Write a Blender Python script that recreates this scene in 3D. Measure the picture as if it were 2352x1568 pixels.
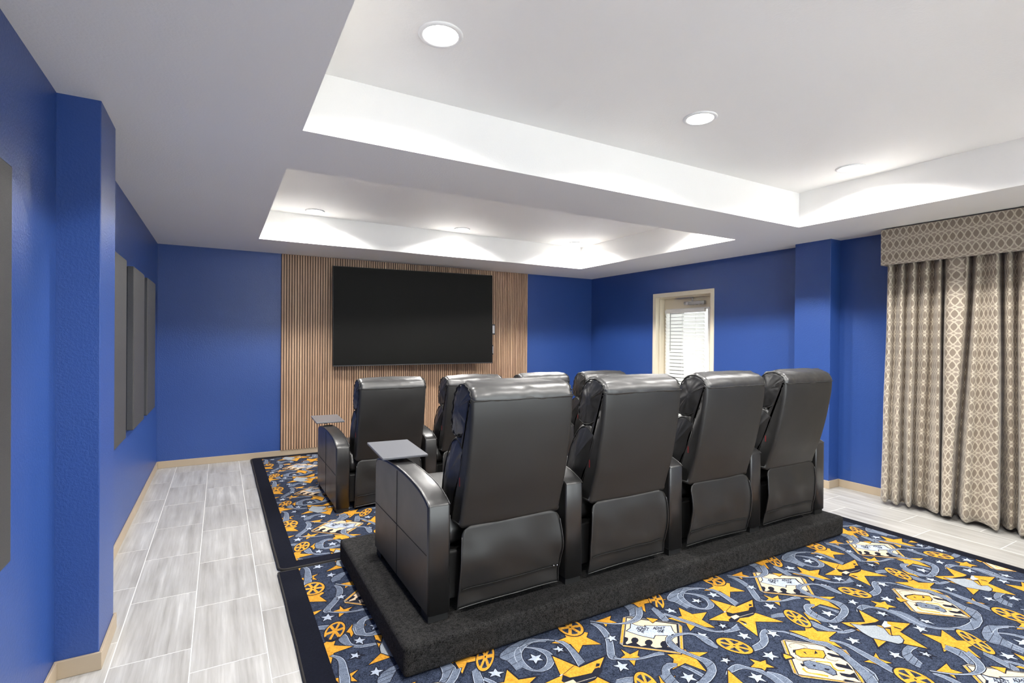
import bpy, bmesh, math, random
from mathutils import Vector, Matrix, noise
from mathutils.geometry import tessellate_polygon
SC = bpy.context.scene
COL = SC.collection
for o in list(bpy.data.objects): bpy.data.objects.remove(o)
PI = math.pi
# ------------------------------------------------------------------ camera, world, exposure
F_PX, YAW, PITCH, ROLL, CAM_Z = 1174.9, 29.694, -0.2211, 0.4583, 1.4318
cam = bpy.data.objects.new('camera', bpy.data.cameras.new('camera')); COL.objects.link(cam)
cam.data.sensor_width = 36.0; cam.data.lens = F_PX / 2352 * 36.0
cam.data.clip_start = 0.02; cam.data.clip_end = 200
cam.location = (0, 0, CAM_Z)
cam.rotation_euler = (Matrix.Rotation(math.radians(-YAW), 4, 'Z') @ Matrix.Rotation(math.radians(90 + PITCH), 4, 'X')
                      @ Matrix.Rotation(math.radians(ROLL), 4, 'Z')).to_euler()
SC.camera = cam
w = bpy.data.worlds.new('World'); SC.world = w; w.use_nodes = True
w.node_tree.nodes['Background'].inputs[0].default_value = (0.94, 0.97, 1.0, 1)
w.node_tree.nodes['Background'].inputs[1].default_value = 2.3
SC.view_settings.view_transform = 'Standard'; SC.view_settings.look = 'None'
SC.view_settings.gamma = 1.0; SC.view_settings.use_curve_mapping = False
SC.view_settings.exposure = 1.56
LAMP_W = 54.0          # watts of each recessed downlight
LAMP_SPOT, LAMP_BLEND = 152.0, 0.35
LAMP_COL = (1.0, 0.972, 0.93)
# downlights: x, y, ceiling height (the six in view, then the rows the beam and the frame hide)
LAMPS_VIEW = [(0.818, 2.076), (2.444, 2.074), (4.107, 2.09), (0.842, 5.60), (2.493, 5.597), (4.163, 5.585)]
LAMPS_MORE = [(0.83, 3.56), (2.47, 3.56), (4.13, 3.56), (0.82, 0.44), (2.45, 0.44), (4.11, 0.44)]
ZT = 2.742             # tray ceiling
H = 2.44               # soffit
XL, XR, YB, YN = -0.595, 5.345, 6.721, -1.7
# ------------------------------------------------------------------ helpers
def tag(o, label=None, cat=None, group=None, kind=None):
    if label: o['label'] = label
    if cat: o['category'] = cat
    if group: o['group'] = group
    if kind: o['kind'] = kind
    return o
def empty(name, loc=(0, 0, 0), rz=0):
    o = bpy.data.objects.new(name, None); COL.objects.link(o); o.location = loc; o.rotation_euler = (0, 0, rz)
    o.empty_display_size = .1
    return o
def link(name, me, mats=None, parent=None, loc=None, rot=None, smooth=False):
    if mats is not None:
        for m in (mats if isinstance(mats, (list, tuple)) else [mats]): me.materials.append(m)
    if smooth:
        for p in me.polygons: p.use_smooth = True
    o = bpy.data.objects.new(name, me); COL.objects.link(o)
    if parent: o.parent = parent
    if loc: o.location = loc
    if rot: o.rotation_euler = rot
    return o
def mesh_of(bm, name='m'):
    me = bpy.data.meshes.new(name); bmesh.ops.recalc_face_normals(bm, faces=bm.faces[:]); bm.to_mesh(me); bm.free(); return me
def pyd(name, v, f):
    me = bpy.data.meshes.new(name); me.from_pydata(v, [], f); me.update(); return me
def bx(bm, x0, x1, y0, y1, z0, z1):
    vs = [bm.verts.new(p) for p in ((x0,y0,z0),(x1,y0,z0),(x1,y1,z0),(x0,y1,z0),(x0,y0,z1),(x1,y0,z1),(x1,y1,z1),(x0,y1,z1))]
    for f in ((0,3,2,1),(4,5,6,7),(0,1,5,4),(1,2,6,5),(2,3,7,6),(3,0,4,7)): bm.faces.new([vs[i] for i in f])
def boxes(name, lst, mat, parent=None, bevel=0, seg=2, smooth=False):
    bm = bmesh.new()
    for b in lst: bx(bm, *b)
    o = link(name, mesh_of(bm), mat, parent, smooth=smooth or bevel > 0)
    if bevel: bev(o, bevel, seg)
    return o
def bev(o, w, seg=2):
    m = o.modifiers.new('Bevel', 'BEVEL'); m.width = w; m.segments = seg; m.limit_method = 'ANGLE'; m.angle_limit = math.radians(32)
    if hasattr(m, 'harden_normals'): m.harden_normals = True
    return o
def tube(pts, r, n=8, closed=False):
    pts = [Vector(p) for p in pts]; V = []; Fc = []; k = len(pts); up = Vector((0.13, 0.21, 1)).normalized()
    for i, p in enumerate(pts):
        a = pts[i-1] if (i > 0 or closed) else p; b = pts[(i+1) % k] if (i < k-1 or closed) else p
        t = (b - a).normalized(); s = t.cross(up)
        if s.length < 1e-4: s = t.cross(Vector((1, 0, 0)))
        s.normalize(); u = s.cross(t)
        for j in range(n):
            an = 2*PI*j/n; V.append(p + r*(math.cos(an)*s + math.sin(an)*u))
    for i in range(k if closed else k-1):
        for j in range(n):
            a = i*n + j; b = i*n + (j+1) % n; c = ((i+1) % k)*n + (j+1) % n; d = ((i+1) % k)*n + j
            Fc.append((a, b, c, d))
    if not closed:
        Fc.append(tuple(range(n))[::-1]); Fc.append(tuple((k-1)*n + j for j in range(n)))
    return [tuple(v) for v in V], Fc
def tube_obj(name, pts, r, mat, parent=None, n=8, closed=False):
    v, f = tube(pts, r, n, closed); return link(name, pyd(name, v, f), mat, parent, smooth=True)
def lathe(prof, n=32):
    V = []; Fc = []; k = len(prof)
    for j in range(n):
        a = 2*PI*j/n
        for r, z in prof: V.append((r*math.cos(a), r*math.sin(a), z))
    for j in range(n):
        for i in range(k-1):
            Fc.append((j*k+i, ((j+1) % n)*k+i, ((j+1) % n)*k+i+1, j*k+i+1))
    return V, Fc
def crom(P, n, closed=False):
    k = len(P); out = []
    segs = k if closed else k-1
    for i in range(segs):
        if closed: a, b, c, d = P[(i-1) % k], P[i], P[(i+1) % k], P[(i+2) % k]
        else: a, b, c, d = P[max(i-1, 0)], P[i], P[i+1], P[min(i+2, k-1)]
        for s in range(n):
            t = s/n
            out.append(tuple(.5*(2*b[q]+(c[q]-a[q])*t+(2*a[q]-5*b[q]+4*c[q]-d[q])*t*t+(-a[q]+3*b[q]-3*c[q]+d[q])*t**3) for q in range(len(b))))
    if not closed: out.append(tuple(P[-1]))
    return out
def loft_x(prof, hw, r, nx=10, nr=4, disp=None, dome=0.0, wr=0.0, seed=0.0):
    """closed (y, z) outline swept across x from -hw to hw, ends rounded by r"""
    k = len(prof); area = sum(prof[i][0]*prof[(i+1) % k][1]-prof[(i+1) % k][0]*prof[i][1] for i in range(k))
    sg = 1 if area > 0 else -1; N = []
    for i in range(k):
        a, b = prof[i-1], prof[(i+1) % k]; tx, ty = b[0]-a[0], b[1]-a[1]; l = math.hypot(tx, ty) or 1
        N.append((ty/l*sg, -tx/l*sg))
    sta = []
    for i in range(nr+1):
        th = PI/2*i/nr; sta.append((-hw+r-r*math.cos(th), r*(1-math.sin(th))))
    for i in range(1, nx): sta.append((-hw+r+(2*hw-2*r)*i/nx, 0))
    for i in range(nr+1):
        th = PI/2*(nr-i)/nr; sta.append((hw-r+r*math.cos(th), r*(1-math.sin(th))))
    V = []; Fc = []
    for x, ins in sta:
        for i, (y, z) in enumerate(prof):
            p = Vector((x, y-N[i][0]*ins, z-N[i][1]*ins))
            if disp:
                d = disp(x, i/k, p); p = p + Vector((0, N[i][0]*d, N[i][1]*d))
            V.append(tuple(p))
    m = len(sta)
    for s in range(m-1):
        for i in range(k):
            Fc.append((s*k+i, s*k+(i+1) % k, (s+1)*k+(i+1) % k, (s+1)*k+i))
    if not dome:
        Fc.append(tuple(range(k))); Fc.append(tuple((m-1)*k+i for i in range(k))[::-1])
    else:          # soft, gathered end panels
        for st, sx in ((0, -1), ((m-1), 1)):
            ring = [Vector(V[st*k+i]) for i in range(k)]; c = sum(ring, Vector())/k; prev = [st*k+i for i in range(k)]; R = 7
            for q in range(1, R+1):
                f = 1-q/R; cur = []
                if q == R:
                    V.append((c.x+sx*dome, c.y, c.z)); ci = len(V)-1
                    for i in range(k): Fc.append((prev[i], prev[(i+1) % k], ci))
                    break
                for i in range(k):
                    p = c+(ring[i]-c)*f
                    fold = wr*(max(0, (f-.5)/.5)**1.5*(1-f)*7*math.sin(i/k*2*PI*11+5*noise.noise(Vector((i*.15, seed, sx)))+seed)*.28+.9*(1-f*f)*noise.noise(Vector((p.y*14, p.z*9, seed)))+.4*(1-f*f)*noise.noise(Vector((p.y*34, p.z*26, seed))))
                    V.append((p.x+sx*(dome*(1-f*f)+fold), p.y, p.z)); cur.append(len(V)-1)
                for i in range(k): Fc.append((prev[i], prev[(i+1) % k], cur[(i+1) % k], cur[i]))
                prev = cur
    me = pyd('loft', V, Fc); bm = bmesh.new(); bm.from_mesh(me); bmesh.ops.recalc_face_normals(bm, faces=bm.faces[:]); bm.to_mesh(me); bm.free()
    return me
# ------------------------------------------------------------------ materials
class NT:
    def __init__(s, name):
        s.m = bpy.data.materials.new(name); s.m.use_nodes = True; s.t = s.m.node_tree; s.b = s.t.nodes['Principled BSDF']
    def n(s, typ, **kw):
        nd = s.t.nodes.new(typ)
        for k, v in kw.items(): setattr(nd, k, v)
        return nd
    def l(s, a, b): s.t.links.new(a, b)
    def val(s, x, sock):
        if hasattr(x, 'is_output'): s.l(x, sock)
        else: sock.default_value = x
    def math(s, op, a, b=0.0, c=0.0):
        nd = s.n('ShaderNodeMath', operation=op); s.val(a, nd.inputs[0]); s.val(b, nd.inputs[1]); s.val(c, nd.inputs[2]); return nd.outputs[0]
    def noise(s, vec, scale, detail=3, rough=.5):
        nd = s.n('ShaderNodeTexNoise'); nd.inputs['Scale'].default_value = scale; nd.inputs['Detail'].default_value = detail; nd.inputs['Roughness'].default_value = rough
        if vec is not None: s.l(vec, nd.inputs['Vector'])
        return nd.outputs[0]
    def map(s, vec, scale=(1, 1, 1), loc=(0, 0, 0)):
        nd = s.n('ShaderNodeMapping'); nd.inputs['Scale'].default_value = scale; nd.inputs['Location'].default_value = loc; s.l(vec, nd.inputs['Vector']); return nd.outputs[0]
    def pos(s): return s.n('ShaderNodeNewGeometry').outputs['Position']
    def obj(s): return s.n('ShaderNodeTexCoord').outputs['Object']
    def rnd(s): return s.n('ShaderNodeObjectInfo').outputs['Random']
    def ramp(s, fac, stops):
        nd = s.n('ShaderNodeValToRGB'); e = nd.color_ramp.elements
        while len(e) < len(stops): e.new(.5)
        for i, (p, c) in enumerate(stops): e[i].position = p; e[i].color = (*c, 1)
        s.l(fac, nd.inputs[0]); return nd.outputs[0]
    def mix(s, fac, a, b, mode='MIX'):
        nd = s.n('ShaderNodeMix', data_type='RGBA', blend_type=mode); s.val(fac, nd.inputs[0])
        for x, i in ((a, 6), (b, 7)):
            if hasattr(x, 'is_output'): s.l(x, nd.inputs[i])
            else: nd.inputs[i].default_value = (*x, 1)
        return nd.outputs[2]
    def color(s, c):
        if hasattr(c, 'is_output'): s.l(c, s.b.inputs['Base Color'])
        else: s.b.inputs['Base Color'].default_value = (*c, 1)
    def set(s, **kw):
        for k, v in kw.items():
            sock = s.b.inputs[k.replace('_', ' ')]
            s.val(v, sock)
    def bump(s, h, strength=.3, dist=.01):
        nd = s.n('ShaderNodeBump'); nd.inputs['Strength'].default_value = strength; nd.inputs['Distance'].default_value = dist
        s.l(h, nd.inputs['Height']); s.l(nd.outputs[0], s.b.inputs['Normal'])
def lin(r, g, b):
    f = lambda c: (c/255/12.92) if c/255 <= .04045 else ((c/255+.055)/1.055)**2.4
    return (f(r), f(g), f(b))
def plain(name, c, rough=.5, metal=0.0, spec=.5):
    t = NT(name); t.color(c); t.set(Roughness=rough, Metallic=metal); t.b.inputs['Specular IOR Level'].default_value = spec; return t.m
def wall_paint(name, c, rough, scale, strength, dist):
    t = NT(name); p = t.pos(); n1 = t.noise(p, scale, 3, .55); n2 = t.noise(p, 1.3, 2)
    t.color(t.mix(t.math('MULTIPLY', n2, .25), c, tuple(x*.86 for x in c))); t.set(Roughness=rough); t.bump(n1, strength, dist); return t.m
M_BLUE = wall_paint('blue_wall_paint', (.0215, .064, .250), .37, 105, .28, .006)
M_CEIL = wall_paint('white_ceiling_paint', (.91, .902, .885), .55, 95, .18, .006)
M_BASE = plain('tan_baseboard', lin(170, 154, 132), .45)
M_GROUT = plain('pale_grout', lin(226, 225, 221), .7)
def tile_mat():
    t = NT('veined_tile'); o = t.obj(); r = t.rnd()
    cmb = t.n('ShaderNodeCombineXYZ'); t.l(t.math('MULTIPLY', r, 37.0), cmb.inputs[0]); t.l(t.math('MULTIPLY', r, 19.0), cmb.inputs[1])
    add = t.n('ShaderNodeVectorMath', operation='ADD'); t.l(o, add.inputs[0]); t.l(cmb.outputs[0], add.inputs[1]); v = add.outputs[0]
    a = t.noise(t.map(v, (21, 1.2, 1)), 1.0, 5, .62); b = t.noise(t.map(v, (85, 2.6, 1)), 1.0, 3, .6); g = t.noise(t.map(v, (5, 2.5, 1)), 1.0, 2)
    f = t.math('ADD', t.math('MULTIPLY', a, .6), t.math('ADD', t.math('MULTIPLY', b, .25), t.math('MULTIPLY', g, .15)))
    c = t.ramp(f, [(.34, lin(142, 139, 133)), (.46, lin(167, 165, 161)), (.55, lin(180, 179, 176)), (.67, lin(205, 204, 201))])
    t.color(t.mix(t.math('MULTIPLY', r, .22), c, lin(152, 148, 142))); t.set(Roughness=t.math('MULTIPLY_ADD', b, .15, .3)); t.bump(b, .05, .002); return t.m
M_TILE = tile_mat()
def wood_mat():
    t = NT('walnut_slat'); o = t.obj(); r = t.rnd()
    cmb = t.n('ShaderNodeCombineXYZ'); t.l(t.math('MULTIPLY', r, 23.0), cmb.inputs[0]); t.l(t.math('MULTIPLY', r, 11.0), cmb.inputs[2])
    add = t.n('ShaderNodeVectorMath', operation='ADD'); t.l(o, add.inputs[0]); t.l(cmb.outputs[0], add.inputs[1]); v = add.outputs[0]
    a = t.noise(t.map(v, (120, 120, 2.2)), 1.0, 4, .6); b = t.noise(t.map(v, (30, 30, .8)), 1.0, 2)
    f = t.math('ADD', t.math('MULTIPLY', a, .6), t.math('MULTIPLY', b, .4))
    c = t.ramp(f, [(.3, lin(124, 96, 75)), (.5, lin(176, 144, 117)), (.7, lin(210, 178, 146))])
    t.color(t.mix(t.math('MULTIPLY', r, .4), c, lin(146, 115, 93))); t.set(Roughness=.5); t.bump(a, .08, .002); return t.m
M_WOOD = wood_mat()
M_FELT = plain('dark_felt', (.012, .010, .009), .9)
def leather(name, c, rough, spec, coat, bscale=160):
    t = NT(name); o = t.obj(); n1 = t.noise(o, bscale, 3, .6); n2 = t.noise(o, 7, 3, .55)
    t.color(t.mix(n2, c, tuple(x*1.25 for x in c))); t.set(Roughness=t.math('MULTIPLY_ADD', n2, .16, rough-.08))
    t.bump(t.math('MULTIPLY_ADD', n1, .3, n2), .10, .003); t.b.inputs['Specular IOR Level'].default_value = spec; t.b.inputs['Coat Weight'].default_value = coat; t.b.inputs['Coat Roughness'].default_value = .3; return t.m
M_LEA = leather('black_leather', (.0135, .0132, .0135), .37, .7, .25)
M_LEA3 = leather('black_back_leather', (0.0133, 0.0131, 0.0129), .44, .5, .0)
M_LEA2 = leather('black_cushion_leather', (.012, .0118, .0122), .41, .9, .15)
M_SEAM = plain('black_seam', (.006, .006, .006), .7)
M_BLACK = plain('black_underframe', (.006, .006, .006), .6)
M_TRAY = plain('grey_tray_laminate', (.135, .14, .155), .28)
M_METAL = plain('brushed_metal', (.55, .55, .56), .3, 1.0)
M_RED = plain('red_tag', (.17, .010, .013), .6)
def carpet(name, c1, c2, scale, strength, dist, rough=.95):
    t = NT(name); p = t.pos(); a = t.noise(p, scale, 2, .7); b = t.noise(p, scale*.22, 2)
    f = t.math('ADD', t.math('MULTIPLY', a, .75), t.math('MULTIPLY', b, .25))
    t.color(t.ramp(f, [(.36, c1), (.62, c2)])); t.set(Roughness=rough); t.b.inputs['Specular IOR Level'].default_value = .15; t.bump(a, strength, dist); return t.m
M_RISER = carpet('charcoal_carpet', (0.0008, 0.0008, 0.0008), (0.0476, 0.0459, 0.0450), 260, .9, .006)
M_NAVY = carpet('navy_pile', (0.0016, 0.0020, 0.0048), (0.0072, 0.0088, 0.0184), 420, .5, .004)
M_BIND = plain('dark_binding', (.016, .014, .013), .8)
C = {
 'base': carpet('rug_blue_grey', (0.0041, 0.0068, 0.0163), (0.0503, 0.0653, 0.1088), 210, .5, .003),
 'amb': carpet('rug_amber', (0.4750, 0.2090, 0.0171), (0.7030, 0.3562, 0.0456), 120, .4, .003),
 'wht': carpet('rug_pale_blue', (.29, .34, .43), (.48, .53, .62), 200, .4, .003),
 'rib': carpet('rug_ribbon_grey', (0.0629, 0.0814, 0.1221), (0.1998, 0.2368, 0.3108), 230, .4, .003),
 'gry': carpet('rug_taupe', (.16, .15, .14), (.34, .30, .24), 240, .4, .003),
 'crm': carpet('rug_cream', (.60, .45, .29), (.74, .58, .41), 200, .4, .003),
 'drk': carpet('rug_ink', (.006, .007, .014), (.018, .02, .034), 300, .4, .003),
 'gwn': carpet('rug_gown_grey', (.24, .27, .30), (.35, .38, .41), 200, .4, .003),
}
CK = list(C)
def fabric_mat():
    t = NT('lattice_fabric'); uv = t.n('ShaderNodeUVMap').outputs[0]; sep = t.n('ShaderNodeSeparateXYZ'); t.l(uv, sep.inputs[0])
    p, q, RA, RB, wd = .049, .104, .0475, .0515, .0041
    u = t.math('PINGPONG', sep.outputs[0], p/2); v = t.math('PINGPONG', sep.outputs[1], q/2)
    v2 = t.math('SUBTRACT', q, v); line = None; gs = []
    for vv in (v, v2):
        for uu in (u, t.math('SUBTRACT', p, u)):
            f = t.math('ADD', t.math('POWER', t.math('MULTIPLY', uu, 1/RA), 1.55), t.math('POWER', t.math('MULTIPLY', vv, 1/RB), 1.55))
            g = t.math('POWER', f, 1/1.55); gs.append(g)
            r = t.math('SQRT', t.math('ADD', t.math('MULTIPLY', uu, uu), t.math('MULTIPLY', vv, vv)))
            e = t.math('LESS_THAN', t.math('MULTIPLY', t.math('ABSOLUTE', t.math('SUBTRACT', g, 1.0)), r), wd)
            line = e if line is None else t.math('MAXIMUM', line, e)
    eye = t.math('MULTIPLY', t.math('LESS_THAN', gs[0], 1.0), t.math('LESS_THAN', gs[1], 1.0))
    n = t.noise(t.map(uv, (900, 900, 1)), 1.0, 2)
    bg = t.mix(eye, lin(144, 131, 118), lin(125, 112, 98))
    c = t.mix(line, bg, lin(188, 178, 159)); t.color(t.mix(t.math('MULTIPLY', n, .18), c, (.25, .22, .18)))
    t.set(Roughness=.55); t.b.inputs['Sheen Weight'].default_value = .25; t.bump(n, .1, .001); return t.m
M_FAB = fabric_mat()
def acoustic():
    t = NT('grey_acoustic_fabric'); p = t.pos(); n = t.noise(p, 420, 2); t.color(t.mix(n, (.020, .020, .0205), (.062, .062, .062))); t.set(Roughness=.62); t.bump(n, .25, .002); return t.m
M_ACOU = acoustic()
M_SCREEN = plain('dark_screen', (.005, .005, .0046), .5, 0, .12)
M_TVB = plain('black_plastic', (.010, .010, .011), .35)
M_CREAM = plain('cream_door_paint', lin(222, 212, 190), .45)
M_WHITE = plain('white_paint', (.80, .79, .76), .45)
M_TRIM = plain('white_trim_ring', (.82, .82, .82), .4)
def emit(name, c, s):
    t = NT(name); t.color(c); t.b.inputs['Emission Color'].default_value = (*c, 1); t.b.inputs['Emission Strength'].default_value = s; return t.m
M_LENS = emit('lit_lamp_lens', (1, .98, .95), 5.0)
def glass():
    t = NT('clear_glass'); gl = t.n('ShaderNodeBsdfGlossy'); gl.inputs['Roughness'].default_value = 0.0
    tr = t.n('ShaderNodeBsdfTransparent'); tr.inputs[0].default_value = (.95, .97, .96, 1); fr = t.n('ShaderNodeFresnel'); fr.inputs[0].default_value = 1.5
    mx = t.n('ShaderNodeMixShader'); t.l(fr.outputs[0], mx.inputs[0]); t.l(tr.outputs[0], mx.inputs[1]); t.l(gl.outputs[0], mx.inputs[2])
    t.l(mx.outputs[0], t.t.nodes['Material Output'].inputs['Surface']); return t.m
M_GLASS = glass()
def slat_white():
    t = NT('white_blind_slat'); t.color((.82, .82, .81)); t.set(Roughness=.5); t.b.inputs['Transmission Weight'].default_value = 0
    tr = t.n('ShaderNodeBsdfTranslucent'); tr.inputs[0].default_value = (.85, .84, .82, 1); mx = t.n('ShaderNodeMixShader'); mx.inputs[0].default_value = .6
    out = t.t.nodes['Material Output']; t.l(t.b.outputs[0], mx.inputs[1]); t.l(tr.outputs[0], mx.inputs[2]); t.l(mx.outputs[0], out.inputs['Surface']); return t.m
M_BLIND = slat_white()
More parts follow.
